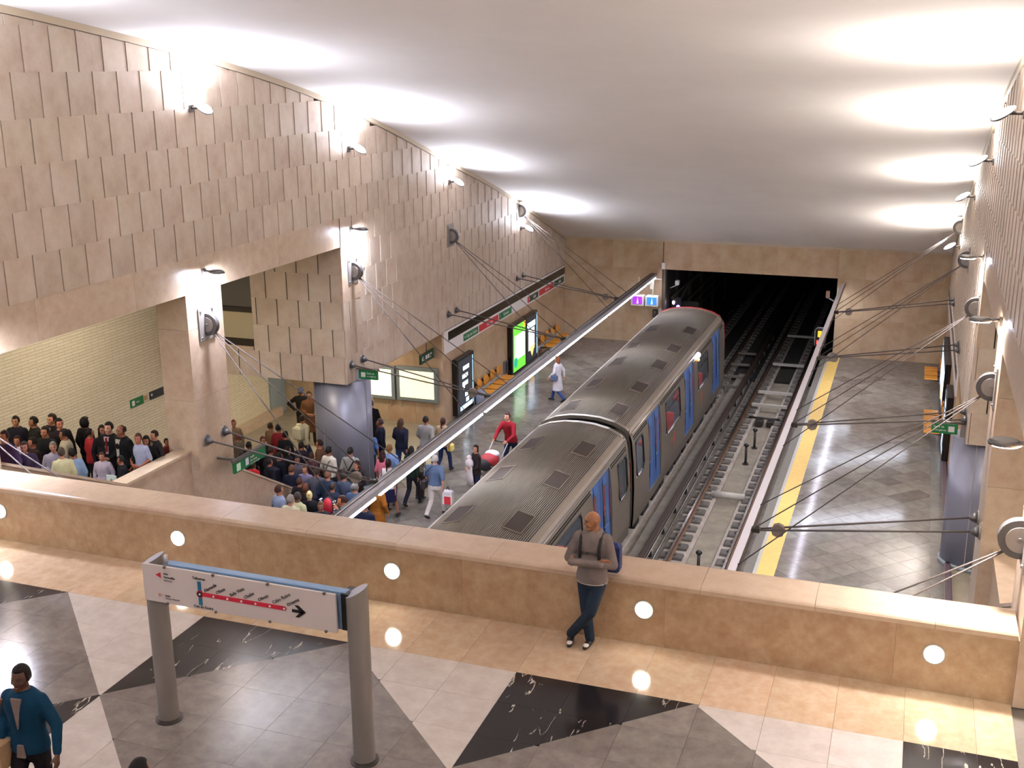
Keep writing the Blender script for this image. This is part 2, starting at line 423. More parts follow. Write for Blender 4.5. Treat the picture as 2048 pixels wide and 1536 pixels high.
# tunnel
P=sempty('tunnel')
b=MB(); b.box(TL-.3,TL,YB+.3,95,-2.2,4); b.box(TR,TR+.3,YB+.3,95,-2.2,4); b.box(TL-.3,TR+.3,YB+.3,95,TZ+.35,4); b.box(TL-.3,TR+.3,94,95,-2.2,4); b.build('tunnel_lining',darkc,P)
for y in (47.5,50.5,53.5,57,61,66): 
    MB().box(TL,TL+.12,y,y+.25,-1.2,3.4).build('tunnel_rib',mat('rib','332d26',.9),P); MB().box(TR-.12,TR,y,y+.25,-1.2,3.4).build('tunnel_rib',mat('rib','332d26',.9),P)
for z in (.3,.7,1.1,1.9): MB().tube((TL+.2,YB+.4,z),(TL+.2,90,z),.04,n=6).build('tunnel_cable',mat('rib','332d26',.9),P)
MB().path([(-9.3,47.6,1.5),(-9.1,48.6,2.1),(-8.8,49.6,2.3)],.05).build('tunnel_cable',mat('rib','332d26',.9),P)
MB().box(-9.4,-8.6,48.2,48.3,.1,1.3).build('equipment_cabinet',mat('cabinet_dark','2c2f2c',.7),P)
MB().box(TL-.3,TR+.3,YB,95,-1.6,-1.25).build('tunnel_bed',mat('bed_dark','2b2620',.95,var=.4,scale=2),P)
# ---------------------------------------------------------------- platforms
def platform(name, M, sgn):
    P=sempty(name)
    e=-9.35                                # left-hand x of the edge (MX -> -3.05)
    MB().box(M(-21.5),M(e),10,YB,-.4,-.03).build('platform_slab',concrete,P)
    MB().box(M(e-.1),M(e),10,YB,-1.4,-.4).build('platform_wall',concrete,P)
    def strip(n,m,x0,x1):
        y=13.0
        while y<YB-.05:
            y1=min(y+2.4,YB); MB().box(M(x0),M(x1),0,y1-y-.005,-.03,0).build(n,m,P,(0,y,0)); y=y1
    strip('edge_stone',mat('edge_stone','6f6a60',.6,var=.2,scale=9),-9.56,e)
    strip('pale_edge_band',mat('pale_band','b3b1a8',.5,var=.1,scale=9),-9.64,-9.56)
    strip('yellow_band',yellow,-10.05,-9.64)
    # gutter strip along the wall
    strip('wall_border',graytile2,-13.72,-13.42)
    # diagonal paving, squares on their corners
    H=.395; cnt=0; rest=MB(); full=None; L=[]
    x_lo,x_hi=-13.42,-10.05
    cx0=MX(.32)                            # a tile corner column measured at x=.32 (right side)
    for i in range(-12,12):
        for j in range(-60,60):
            cx=cx0+i*H; cy=27.1+j*H
            if (i+j)%2: continue
            if cy<12.4 or cy>46: continue
            poly=[(cx-H,cy),(cx,cy-H),(cx+H,cy),(cx,cy+H)]
            for a,bb,c in ((1,0,x_hi),(-1,0,-x_lo),(0,1,YB),(0,-1,-12.6)): poly=clip(poly,a,bb,c) if len(poly)>2 else poly
            if parea(poly)<.01: continue
            L.append((cy,cx,cy,poly))
    L.sort(key=lambda t:abs(t[0]-26) if t[0]<24 else t[0]-24)
    for _,cx,cy,poly in L:
        q=[(cx+(x-cx)*.99,cy+(y-cy)*.99) for x,y in poly]; fl=parea(poly)>.31
        if cnt<290 and cy>20:
            cnt+=1
            if fl and full: link('paving_stone',full,P,(M(cx),cy,0)); continue
            mb=MB(); mb.prism([(M(x)-M(cx),y-cy,-.03) for x,y in q],(0,0,.03)); o=mb.build('paving_stone',graytile,P,(M(cx),cy,0))
            if fl: full=o.data
        else: rest.prism([(M(x),y,-.03) for x,y in q],(0,0,.03))
    rest.build('far_paving_stones',graytile,P,kind='stuff')
    # aisle floor behind the wall line
    y=23.9
    MB().box(M(-19.8),M(-13.72),23.9,32.2,-.03,0).build('aisle_paving',mat('aisle_floor','9b917e',.25,var=.25,scale=1.2),P)
    MB().box(M(-14.3),M(-13.72),13.0,23.9,-.03,0).build('border_paving',graytile2,P)
    MB().box(M(-13.95),M(-13.72),32.2,YB,-.03,0).build('border_paving',graytile2,P)
    return P
platform('platform_left',lambda x:x,1)
platform('platform_right',MX,-1)
# ---------------------------------------------------------------- side stairs and guard walls
def stairs(name, M):
    P=sempty(name)
    for i in range(12):
        MB().box(M(-19.8),M(-14.45),13.2+.308*i,13.2+.308*(i+1)+.02,2.0,4.3-(i+1)*.154).build('step',graytile2,P)
    MB().box(M(-19.8),M(-14.45),16.9,19.2,2.0,2.45).build('landing',graytile2,P)
    for i in range(16):
        MB().box(M(-19.8),M(-14.45),19.2+.294*i,19.2+.294*(i+1)+.02,-.03,2.45-(i+1)*.153+.0).build('step',graytile2,P)
    g=MB()
    pts=[(13.3,5.25),(16.9,3.48),(19.1,3.46),(23.15,1.1),(23.15,0),(13.3,0)]
    g.prism([(M(-14.42),y,z-.06) for y,z in pts[:4]]+[(M(-14.42),23.15,0),(M(-14.42),13.3,0)],(M(-14.12)-M(-14.42),0,0))
    g.build('guard_wall',stonep,P)
    c=MB()
    for (ya,za),(yb,zb) in zip(pts[:3],pts[1:4]):
        c.prism([(M(-14.45),ya,za-.055),(M(-14.45),yb,zb-.055),(M(-14.45),yb,zb),(M(-14.45),ya,za)],(M(-14.09)-M(-14.45),0,0))
    c.build('coping',stonep,P)
    return P
stairs('stairs_left',lambda x:x); stairs('stairs_right',MX)
# ---------------------------------------------------------------- track bed
P=sempty('floor_track')
b=MB(); b.box(-9.45,-2.95,10,YB+.3,-1.7,-1.35); b.build('track_slab',trackc,P)
b=MB(); b.box(-6.35,-6.05,10,YB+.3,-1.35,-1.12); b.build('centre_walkway',mat('walk','8a837a',.85,var=.3,scale=3,bump=.2),P)
def track(cx, y0, y1, name, label, inside=True):
    E=empty(name,label,'track',(cx,y0,-1.35)); L=y1-y0
    for s in (-1,1):
        b=MB(); b.cbox(s*.33 if s>0 else -1.05, 1.05 if s>0 else -.33,0,L,0,.13,.02); b.build('plinth',mat('plinth_pale_concrete','bcb3a8',.8,var=.3,col2='978d80',scale=2.5,bump=.2,detail=8),E)
        x=s*.7475
        b=MB()
        prof=[(-.07,0.16),(.07,.16),(.07,.18),(.012,.2),(.012,.30),(.036,.32),(.036,.345),(-.036,.345),(-.036,.32),(-.012,.30),(-.012,.2),(-.07,.18)]
        b.prism([(x+px,0,pz+.04) for px,pz in prof],(0,L,0)); b.build('rail',rail,E)
        MB().box(x-.03,x+.03,0,L,.3855,.392).build('rail_head',railtop,E)
    return E
def blocks(E, y0, y1, base, cap=300):
    me=None; n=0; y=y0
    while y<y1:
        for x in (-.7475,.7475):
            if me is None:
                b=MB(); b.cbox(-.31,.31,-.17,.17,0,.11,.03)
                for s in (-1,1): b.box(s*.1-.03,s*.1+.03,-.05,.05,.11,.16)
                me=b.build('sleeper_block',mat('sleeper','6e6963',.8,var=.35,scale=5,rnd=.15),E,(x,y-base,.1)).data
            else: link('sleeper_block',me,E,(x,y-base,.1))
        y+=.65
T1=track(-4.56,12,92,'railway_track','right-hand railway track with twin rails on concrete blocks, empty beside the train'); blocks(T1,20,62,12)
T2=track(-7.68,12,92,'railway_track','left-hand railway track under the train, running into the dark tunnel'); blocks(T2,41,60,12)
b=MB(); b.box(-.33,.33,0,70,-.0,.02); b.build('drain_floor',mat('drain','9f9585',.9,var=.35,col2='827a6c',scale=2.5,detail=8),T1,(0,0,-.0))
def cross(y,name,r,m,lab=None):
    o=MB().tube((-5.06,y,-1.12),(-4.06,y,-1.12),r,n=12).build(name,m); tag(o,lab,'pipe'); return o
cross(31.8,'drain_pipe',.1,mat('pipe_white','c8c3ba',.5,var=.2,scale=5),'pale pipe lying across the drain between the rails, nearest the parapet')
for y,lb in ((41.2,'nearer of the two pale bars crossing the track before the tunnel'),(43.0,'farther of the two pale bars crossing the track before the tunnel'),(47.5,'pale bar crossing the track just inside the tunnel'),(53.0,'pale bar crossing the track deep in the tunnel')):
    o=MB().box(-5.2,-3.9,y,y+.14,-1.1,-1.0).build('cross_bar',mat('pipe_white','c8c3ba',.5,var=.2,scale=5)); tag(o,lb,'bar')
for y in (43.5,45,47,49): 
    tag(MB().box(-6.9,-6.1,y,y+.15,-1.1,-1.02).build('cross_bar',mat('bar_grey','6f695f',.8)),'grey crossbar on the left track beyond the train','bar','crossbars beyond the train')
# junction hardware
e=empty('track_transponder','dark cable box with two lugs between the rails before the tunnel','box',(-4.5,39.6,-1.33))
MB().cbox(-.32,-.05,-.2,.2,0,.25,.04).build('lug',dsteel,e); MB().cbox(.08,.34,-.2,.2,0,.25,.04).build('lug',dsteel,e); MB().tube((-.6,.3,.2),(.5,.3,.2),.04).build('rod',dsteel,e)
for i,(x,y,lb) in enumerate(((-4.46,26.45,'black mushroom-headed post between the rails closest to the parapet'),(-4.55,35.3,'nearer of the two thin posts between the rails beside the yellow-edged platform'),(-4.5,37.0,'farther of the two thin posts between the rails beside the yellow-edged platform'))):
    e=empty('marker_post',lb,'post',(x,y,-1.33)); MB().tube((0,0,0),(0,0,.62),.04,n=10).build('stem',dsteel,e); MB().ell((0,0,.66),.085,.085,.06).build('cap',black,e); MB().tube((0,0,0),(0,0,.04),.1,n=12).build('base',dsteel,e)
# conductor rail between the tracks
e=empty('conductor_rail','dark covered power rail running between the train and the empty track','rail',(-5.9,12,-1.2))
MB().cbox(-.09,.09,0,60,.17,.30,.02).build('cover',mat('cover_brown','3d3028',.5),e); MB().tube((.12,0,.26),(.12,60,.26),.02,n=8).build('edge_pipe',steel,e)
for i in range(26):
    MB().box(.0,.09,.62+i*1.6,.72+i*1.6,-.05,.17).build('bracket',dsteel,e); 
    MB().tube((.08,.68+i*1.6,.0),(.08,.68+i*1.6,.17),.025,n=8).build('insulator',grey_l,e)
tag(MB().tube((-5.72,12,-1.18),(-5.72,70,-1.18),.03,n=8).build('cable_conduit',steel),'thin steel conduit beside the power rail','pipe')
# ---------------------------------------------------------------- train
trainm=mat('stainless','a39a8c',.34,metal=.8,var=.1,scale=2,stretch=(8,.3,8))
roofm=mat('roof_ribbed','8c8072',.5,metal=.55,var=.12,scale=1.5)
blue=mat('door_blue','39598f',.5)
tglass=mat('train_glass','9fb0b8',.05,alpha=.16,spec=.6)
seatr=mat('train_seat_red','b02a22',.5)
CX=-7.68
def prof(z):
    T=[(-.45,1.34),(-.1,1.37),(.6,1.365),(1.3,1.34),(1.9,1.28),(2.05,1.235)]
    for (a,xa),(bb,xb) in zip(T,T[1:]):
        if z<=bb: return xa+(xb-xa)*(z-a)/(bb-a)
    return T[-1][1]
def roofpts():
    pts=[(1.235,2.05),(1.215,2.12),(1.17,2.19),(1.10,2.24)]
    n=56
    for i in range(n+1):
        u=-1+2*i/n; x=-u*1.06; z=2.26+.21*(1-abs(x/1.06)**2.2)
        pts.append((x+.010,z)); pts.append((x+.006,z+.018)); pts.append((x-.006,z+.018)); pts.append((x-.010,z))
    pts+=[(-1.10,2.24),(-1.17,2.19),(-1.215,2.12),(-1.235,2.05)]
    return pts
def rz(x): return 2.26+.21*(1-min(1,abs(x/1.06))**2.2)
def car(y0,y1,items,hatches,label,near):
    E=empty('metro_car',label,'train',(CX,0,0))
    rp=roofpts(); L=[]
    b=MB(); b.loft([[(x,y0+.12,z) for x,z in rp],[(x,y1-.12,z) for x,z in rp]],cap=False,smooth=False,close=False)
    b.mi=[1 if 4<=i<len(b.f)-4 and (i-4)%4==3 else 0 for i in range(len(b.f))]; b.build('roof',[roofm,mat('roof_groove','2b241e',.8,spec=.2)],E)  # groove colour darkened for dirt and for the weak shade between ribs
    # smooth cant rail along both sides
    for s in (-1,1):
        b=MB(); b.tube((s*1.235,y0+.05,2.09),(s*1.235,y1-.05,2.09),.035,n=10); b.build('cant_rail',trainm,E)
        # side strips
        zs=[-.45,-.1,.6,.81,1.3,1.81,1.9,2.05]
        body=MB(); 
        def strip(ya,yb,za,zb):
            ks=[za]+[z for z in (-.1,.6,1.3,1.9) if za<z<zb]+[zb]
            for p,q in zip(ks,ks[1:]):
                xo,xi=[s*prof(p),s*prof(q)],[s*(prof(p)-.05),s*(prof(q)-.05)]
                body.add([(xo[0],ya,p),(xo[0],yb,p),(xo[1],yb,q),(xo[1],ya,q),(xi[0],ya,p),(xi[0],yb,p),(xi[1],yb,q),(xi[1],ya,q)],
                   [(0,1,2,3),(7,6,5,4),(0,3,7,4),(1,5,6,2),(0,4,5,1),(3,2,6,7)])
        cur=y0
        for kind,a,c in items:
            strip(cur,a,-.45,2.05)
            if kind=='w':
                strip(a,c,-.45,.81); strip(a,c,1.81,2.05)
                zc=1.31
                w=MB(); w.add([(s*(prof(.81)-.02),a,.81),(s*(prof(.81)-.02),c,.81),(s*(prof(1.81)-.02),c,1.81),(s*(prof(1.81)-.02),a,1.81)],[(0,1,2,3)])
                W_=w.build('window',tglass,E)
                f=MB(); x8=s*(prof(.81)+.0); x18=s*(prof(1.81)+.0)
                f.tube((x8,a+.1,.83),(x8,c-.1,.83),.022,n=6); f.build('window_sill',mat('sill','c3c7cc',.25,metal=.8),W_)
                f=MB(); q=.16
                pa=[(x8,a+q,.82),(x8,c-q,.82),(s*prof(.95),c-.02,.97),(s*prof(1.7),c-.02,1.68),(x18,c-q,1.8),(x18,a+q,1.8),(s*prof(1.7),a+.02,1.68),(s*prof(.95),a+.02,.97),(x8,a+q,.82)]
                f.path(pa,.024,n=6); f.build('window_gasket',black,W_)
                if c-a>1.2: MB().box(s*(prof(1.5)-.02)-.01,s*(prof(1.5)-.02)+.012,a+.05,c-.05,1.5,1.53).build('window_bar',black,W_)
            else:
                strip(a,c,1.99,2.05); strip(a,c,-.45,-.12)
                mid=(a+c)/2
                for (p,q) in ((a+.02,mid-.012),(mid+.012,c-.02)):
                    d=MB(); wq=.17; m2=(p+q)/2
                    def leaf(ya,yb,za,zb):
                        xo=[s*(prof(za)-.02),s*(prof(zb)-.02)]; xi=[s*(prof(za)-.06),s*(prof(zb)-.06)]
                        d.add([(xo[0],ya,za),(xo[0],yb,za),(xo[1],yb,zb),(xo[1],ya,zb),(xi[0],ya,za),(xi[0],yb,za),(xi[1],yb,zb),(xi[1],ya,zb)],[(0,1,2,3),(7,6,5,4),(0,3,7,4),(1,5,6,2),(0,4,5,1),(3,2,6,7)])
                    leaf(p,m2-wq,-.12,1.99); leaf(m2+wq,q,-.12,1.99); leaf(m2-wq,m2+wq,-.12,.65); leaf(m2-wq,m2+wq,1.72,1.99)
                    D=d.build('door',blue,E)
                    g=MB(); g.add([(s*(prof(.65)-.04),m2-wq,.65),(s*(prof(.65)-.04),m2+wq,.65),(s*(prof(1.72)-.04),m2+wq,1.72),(s*(prof(1.72)-.04),m2-wq,1.72)],[(0,1,2,3)]); g.build('door_window',tglass,D)
                    MB().tube((s*(prof(.6)),p+.05,.3),(s*prof(1.8),p+.05,1.85),.012,n=6).build('door_seal',black,D)
            cur=c
        strip(cur,y1,-.45,2.05)
        body.build('side_panel',trainm,E)
        # horizontal louvre bars above the windows
        prev=y0+.1
        for kind,a,c in [i for i in items if i[0]=='d']+[('d',y1-.1,y1)]:
            for z in (1.93,1.985):
                if a-prev>.3: MB().box(s*(prof(z)),s*(prof(z)+.018),prev+.08,a-.1,z-.012,z+.012).build('vent_bar',black,E)
            prev=c
    # roof hatches
    for (x,y) in hatches:
        lo,hi=x-.19,x+.19
        b=MB(); zz=lambda q:rz(q)+.02
        b.prism([(lo,y-.46,zz(lo)-.03),(hi,y-.46,zz(hi)-.03),(hi,y-.46,zz(hi)+.012),(lo,y-.46,zz(lo)+.012)],(0,.92,0)); H=b.build('roof_hatch',mat('hatch','3c332d',.8,spec=.2),E)
        f=MB()
        for p,q in (((lo,y-.46),(hi,y-.46)),((hi,y-.46),(hi,y+.46)),((hi,y+.46),(lo,y+.46)),((lo,y+.46),(lo,y-.46))):
            f.tube((p[0],p[1],zz(p[0])+.01),(q[0],q[1],zz(q[0])+.01),.013,n=6)
        f.build('hatch_rim',mat('hatch_rim','7d7264',.6,metal=.4),H)
    # end frames: rounded arch around each end
    for ye in (y0,y1-.14):
        b=MB(); outer=[(s_*prof(z)*1.005,z) for s_,z in ((1,-.45),(1,.6),(1,1.3),(1,1.9))]+[(1.25,2.06),(1.2,2.17),(1.1,2.26),(.8,2.40),(.4,2.485),(0,2.505),(-.4,2.485),(-.8,2.40),(-1.1,2.26),(-1.2,2.17),(-1.25,2.06)]+[(-prof(z)*1.005,z) for z in (1.9,1.3,.6,-.45)]
        inner=[(x*.93,z if z<2 else z-.09) for x,z in outer]
        n=len(outer); vs=[(x,ye,z) for x,z in outer]+[(x,ye,z) for x,z in inner]+[(x,ye+.14,z) for x,z in outer]+[(x,ye+.14,z) for x,z in inner]
        fs=[]
        for i in range(n-1): fs+=[(i,i+1,n+i+1,n+i),(2*n+i,3*n+i,3*n+i+1,2*n+i+1),(i,2*n+i,2*n+i+1,i+1),(n+i,n+i+1,3*n+i+1,3*n+i)]
        b.add(vs,fs); b.build('end_frame',trainm,E)
        MB().box(-1.2,1.2,ye+.05,ye+.09,-.4,2.2).build('end_bulkhead',mat('bulkhead','55504b',.6),E)
    # interior
    MB().box(-1.28,1.28,y0+.1,y1-.1,-.12,-.04).build('car_floor',mat('car_floor','3d3a40',.5),E)
    MB().box(-1.12,1.12,y0+.15,y1-.15,2.02,2.06).build('inner_ceiling',mat('car_ceiling','9a9a98',.6),E)
    for kind,a,c in items:
        if kind!='w': continue
        n=max(1,int((c-a)/.75))
        for i in range(n):
            yc=a+(i+.5)*(c-a)/n
            for s in (-1,1):
                q=MB(); q.cbox(s*.45 if s>0 else -1.2,1.2 if s>0 else -.45,yc-.22,yc+.2,.32,.44,.02); St=q.build('seat',seatr,E)
                q=MB(); q.cbox(s*.45 if s>0 else -1.2,1.2 if s>0 else -.45,yc+.2,yc+.27,.40,1.0,.02); q.build('backrest',seatr,St)
        for s in (-1,1): MB().tube((s*.4,a+.1,0),(s*.4,a+.1,2.02),.02,n=6).build('grab_pole',grey_l,E)
    for s in (-.6,.6): MB().box(s-.05,s+.05,y0+.8,y1-.8,1.98,2.0).build('light_strip',mat('car_light','ffffff',emit=6,ecol='f4f2ff'),E)
    # underframe, bogies
    MB().box(-1.15,1.15,y0+.3,y1-.3,-.62,-.42).build('underframe',black,E)
    for yc in (y0+2.4,y1-2.4):
        B=MB(); B.cbox(-1.0,1.0,yc-1.4,yc+1.4,-.8,-.62,.03); B=B.build('bogie',mat('bogie','2a2624',.8),E)
        for yy in (yc-.9,yc+.9):
            for s in (-1,1): MB().tube((s*.70,yy,-.55),(s*.80,yy,-.55),.40,n=20).build('wheel',dsteel,B)
    y=y0+.8; i=0
    while y<y1-.8:
        MB().cbox(.9,1.22,y,y+.5+.2*(i%3),-.86,-.5,.03).build('equipment_box',[black,mat('bogie','2a2624',.8),dsteel][i%3],E); y+=1.0+.2*(i%2); i+=1
    return E
it1=[('w',14.5,16.4),('d',17.2,18.8),('w',19.9,22.3),('d',23.2,24.8),('w',25.45,26.35)]
car1=car(11.5,26.55,it1,[(sx,y) for y in (13.5,15.8,17.9,19.95,22.5,24.7) for sx in (-.66,.66)],'nearer stainless steel metro car with ribbed roof, its front hidden by the parapet',True)
it2=[('w',27.3,28.2),('d',28.8,30.35),('w',31.0,33.1),('d',33.8,35.4),('w',36.0,37.9),('d',38.8,40.4)]
car2=car(27.0,41.3,it2,[(sx,y) for y in (28.1,30.4,33.05,35.2,37.9) for sx in (-.66,.66)],'farther stainless steel metro car with its rounded end by the tunnel mouth',False)
# red end cap ring, markings, door lamp on far car
b=MB()
b.path([(x,41.32,z) for x,z in [(1.33,0),(1.33,1.2),(1.27,2.0),(1.1,2.26),(.8,2.40),(.4,2.485),(0,2.505),(-.4,2.485),(-.8,2.40),(-1.1,2.26),(-1.27,2.0)]],.03,n=6); b.build('red_end_trim',mat('trim_red','8c1d18',.4),car2)
def squig(y):
    b=MB(); x=prof(.4)+.004
    P=[(y,.62),(y+.1,.62),(y+.06,.42),(y+.12,.42),(y+.02,.12),(y+.04,.34),(y-.03,.34)]
    b.prism([(x,a,z) for a,z in P],(.008,0,0)); b.build('red_emblem',mat('emblem_red','e0351f',.5),car2)
squig(32.0); squig(36.6)
for y in (36.1,): 
    MB().ell((1.3,y,2.03),.07,.09,.09).build('door_lamp',glow,car2); MB().ell((1.32,y,1.87),.035,.05,.05).build('orange_lamp',mat('lamp_orange','ff9a40',emit=5),car2)
e=empty('car_coupling','dark gangway joint between the two metro cars','coupling',(CX,26.77,0))
MB().cbox(-.9,.9,-.2,.2,-.3,2.0,.03).build('bellows',black,e); MB().tube((0,-.3,-.5),(0,.3,-.5),.12,n=10).build('drawbar',dsteel,e)
# ---------------------------------------------------------------- mezzanine
P=sempty('floor')
MB().box(-20.2,7.8,-6.2,12.5,3.95,4.27).build('floor_slab',concrete,P)
px,py=.733,.683
X0,Y0=-.374-.733*0,11.35
cent=[(-15.04+4.38*i, 9.31-4.1*j) for i in range(5) for j in range(0,4)]
rad=(2.19,2.05)
def ftile(poly,m,nm):
    if parea(poly)<.003: return
    cx=sum(p[0] for p in poly)/len(poly); cy=sum(p[1] for p in poly)/len(poly)
    q=[(x+(.0015 if x<cx else -.0015)-cx,y+(.0015 if y<cy else -.0015)-cy) for x,y in poly]
    MB().prism([(x,y,-.03) for x,y in q],(0,0,.03)).build(nm,m,P,(cx,cy,4.3))
xs=[-1.107+.733*i for i in range(-18,4)]
far=MB()
for x in xs:
    if x+px<-13.9 or x>XR: continue
    a=max(x,-13.88); c=min(x+px,XR-.01)
    if c-a<.03: continue
    ftile([(a,Y0),(c,Y0),(c,12.498),(a,12.498)],beige,'floor_tile')
    j=0; y=Y0
    while y>4.6:
        y0=y-py
        poly=[(a,y0),(c,y0),(c,y),(a,y)]
        # which diamond quadrant lattice
        cxm,cym=(a+c)/2,(y0+y)/2
        dcx=min((q for q in [-10.65+4.38*i for i in range(-2,5)]),key=lambda q:abs(q-cxm))
        dcy=9.30-4.1*round((9.30-cym)/4.1)
        sx=1 if cxm>dcx else -1; sy=1 if cym>dcy else -1
        A,B_,C_=sx/rad[0],sy/rad[1],1+sx*dcx/rad[0]+sy*dcy/rad[1]
        ins=clip(poly,A,B_,C_); out=clip(poly,-A,-B_,-C_)
        ftile(ins,graym,'floor_tile')
        darkq=(sx*sy<0)
        ftile(out,blackm if darkq else whitem,'floor_tile')
        y=y0
# parapet
P=sempty('parapet')
xs2=[-12.9,-11.55,-10.2,-8.85,-7.5,-6.15,-4.8,-3.43,-2.07,-.72,.61]
ed=[XL+.0]+xs2+[XR-.02]
for a,c in zip(ed,ed[1:]):
    b=MB()
    r=.035; pr=[(12.49,5.10),(12.49,5.155),(12.505,5.175),(12.53,5.185),(13.10,5.185),(13.135,5.175),(13.15,5.15),(13.15,5.10)]
    b.prism([(a+.002,y,z) for y,z in pr],(c-a-.004,0,0)); b.build('coping_stone',mat('coping','c4ae96',.28,var=.4,col2='b59c84',scale=5,rnd=.05,detail=8),P)
ed=[XL]+[-11.25,-8.6,-7.9,-5.2,-2.5,.2]+[XR]
for a,c in zip(ed,ed[1:]):
    MB().box(a+.001,c-.001,12.5,12.6,4.3,5.1).build('face_stone',parast,P)
MB().box(XL,XR,12.6,13.12,3.6,5.1).build('parapet_core',stonep,P)
MB().box(XL,XR,12.498,13.12,3.6,4.3).build('slab_edge',stonep,P)
for x,w in zip((-12.84,-9.61,-6.21,-2.76,.63),('at the left edge of the picture','above the left post of the station map','right of the station map','right of the bald man','nearest the right-hand column')):
    e=empty('parapet_lamp','round white lamp set in the parapet '+w,'lamp',(x,12.5,4.78))
    MB().tube((0,-.012,0),(0,.02,0),.128,n=28).build('bezel',mat('bezel','9a958c',.4,metal=.6),e)
    b=MB(); b.tube((0,-.02,0),(0,-.012,0),.108,n=28); b.build('lens',glowr,e)
    area('parapet_lamp_light',(x,12.44,4.78),(0,-1,-.25),.22,E_ROUND,(1,.97,.85))
# ---------------------------------------------------------------- station-line sign on two posts
e=empty('line_map_sign','white line map sign with red line and black arrow on two grey oval posts','sign',(0,9.15,4.3))
def oval_post(x,lab):
    R=[]
    for z in (0,1.95):
        R.append([(x+.11*math.cos(t*math.pi/12)*math.cos(.45)-.085*math.sin(t*math.pi/12)*math.sin(.45), .125*math.cos(t*math.pi/12)*math.sin(.45)+.085*math.sin(t*math.pi/12)*math.cos(.45), z+(.06*math.cos(t*math.pi/12) if z>1 else 0)) for t in range(24)])
    b=MB(); b.loft(R,cap=False); PO=b.build('post',gmetal,e)
    b=MB(); b.add([ (p[0],p[1],p[2]) for p in R[1]],[tuple(range(24))]); b.build('post_cap',mat('cap_grey','a9abb8',.4),PO)
    b=MB(); b.tube((x,0,0),(x,0,.015),.15,n=24); b.build('base_ring',dsteel,PO)
oval_post(-7.38,''); oval_post(-4.95,'')
MB().cbox(-7.22,-5.06,-.03,.06,1.50,1.93,.01).build('sign_box',mat('sign_box','7f9cbc',.4,metal=.2),e)
MB().box(-5.10,-5.02,-.06,.13,1.52,1.92).build('end_bracket',black,e)
pn=MB(); pn.cbox(-7.44,-5.13,-.12,-.095,1.505,1.935,.004); PN=pn.build('sign_panel',mat('sign_panel','cfc2bd',.35),e)
for x in (-7.15,-6.55,-5.9,-5.25):
    for z in (1.51,1.93): MB().tube((x,-.135,z),(x,-.09,z),.016,n=8).build('clip',steel,e)
MB().tube((-7.2,-.02,1.9),(-7.2,-.02,2.02),.02,n=8).build('bracket_tube',galum,e)
yy=9.15-.122
def sgn(x0,x1,z0,z1,m,nm='stripe'): MB().box(x0,x1,-.128,-.119,z0-4.3,z1-4.3).build(nm,m,e)
teal=mat('line_teal','12668c',.5); rline=mat('line_red','c2213a',.5)
sgn(-6.752,-6.712,5.995,6.13,teal); sgn(-6.752,-6.712,5.86,5.96,teal)
def inc(x): return 5.985-(x+6.73)*.0
sgn(-6.73,-5.72,5.965,6.01,rline)
MB().tube((-5.72,-.128,1.6875),(-5.72,-.119,1.6875),.0225,n=16).build('line_end',rline,e)
MB().tube((-6.73,-.130,1.6875),(-6.73,-.119,1.6875),.042,n=18).build('interchange_ring',rline,e)
MB().tube((-6.73,-.132,1.6875),(-6.73,-.119,1.6875),.033,n=18).build('interchange_dot',black,e)
st=[-6.73,-6.56,-6.42,-6.28,-6.14,-6.0,-5.86,-5.72]
stx=[-6.73+.1683*i for i in range(7)]
for i,x in enumerate(stx): MB().tube((x,-.134,1.6875),(x,-.119,1.6875),.012,n=12).build('station_dot',white,e)
for i,n in enumerate(('Alameda','Olaias','Bela Vista','Chelas','Olivais','Cabo Ruivo','Oriente')):
    put_text(n,.052,(stx[i]+.035+(.02 if i==0 else 0),9.15-.122,6.03),(1,0,0),(0,0,1),ink,e,rot=math.radians(32))
put_text('Telheiras',.042,(-6.73,9.028,6.165),(1,0,0),(0,0,1),ink,e,align='CENTER')
put_text('Cais do Sodré',.042,(-6.70,9.028,5.84),(1,0,0),(0,0,1),ink,e,align='CENTER')
put_text('Linha',.028,(-7.17,9.028,6.155),(1,0,0),(0,0,1),ink,e); put_text('Vermelha',.036,(-7.17,9.028,6.115),(1,0,0),(0,0,1),ink,e); put_text('Red Line',.028,(-7.17,9.028,6.08),(1,0,0),(0,0,1),mat('ink_grey','7b7478',.6),e)
put_text('Saída',.03,(-7.17,9.028,5.90),(1,0,0),(0,0,1),ink,e); put_text('Estação Alameda',.026,(-7.17,9.028,5.87),(1,0,0),(0,0,1),mat('ink_grey','7b7478',.6),e)
b=MB(); b.prism([(-7.27,-.128,1.83),(-7.21,-.128,1.80),(-7.21,-.128,1.86)],(0,.008,0)); b.build('red_mark',rline,e)
b=MB()
for k in range(3): b.tube((-7.24+.02*math.cos(k*2.1),-.128,1.60+.02*math.sin(k*2.1)),(-7.24+.02*math.cos(k*2.1+2.1),-.128,1.60+.02*math.sin(k*2.1+2.1)),.004,n=5)
b.build('red_mark',mat('line_pink','d98a86',.5),e)
b=MB(); z=1.68; b.box(-5.63,-5.50,-.130,-.119,z-.015,z+.015)
b.prism([(-5.475,-.130,z),(-5.555,-.130,z+.065),(-5.595,-.130,z+.065),(-5.53,-.130,z)],(0,.01,0)); b.prism([(-5.475,-.130,z),(-5.53,-.130,z),(-5.595,-.130,z-.065),(-5.555,-.130,z-.065)],(0,.01,0)); b.build('arrow',black,e)
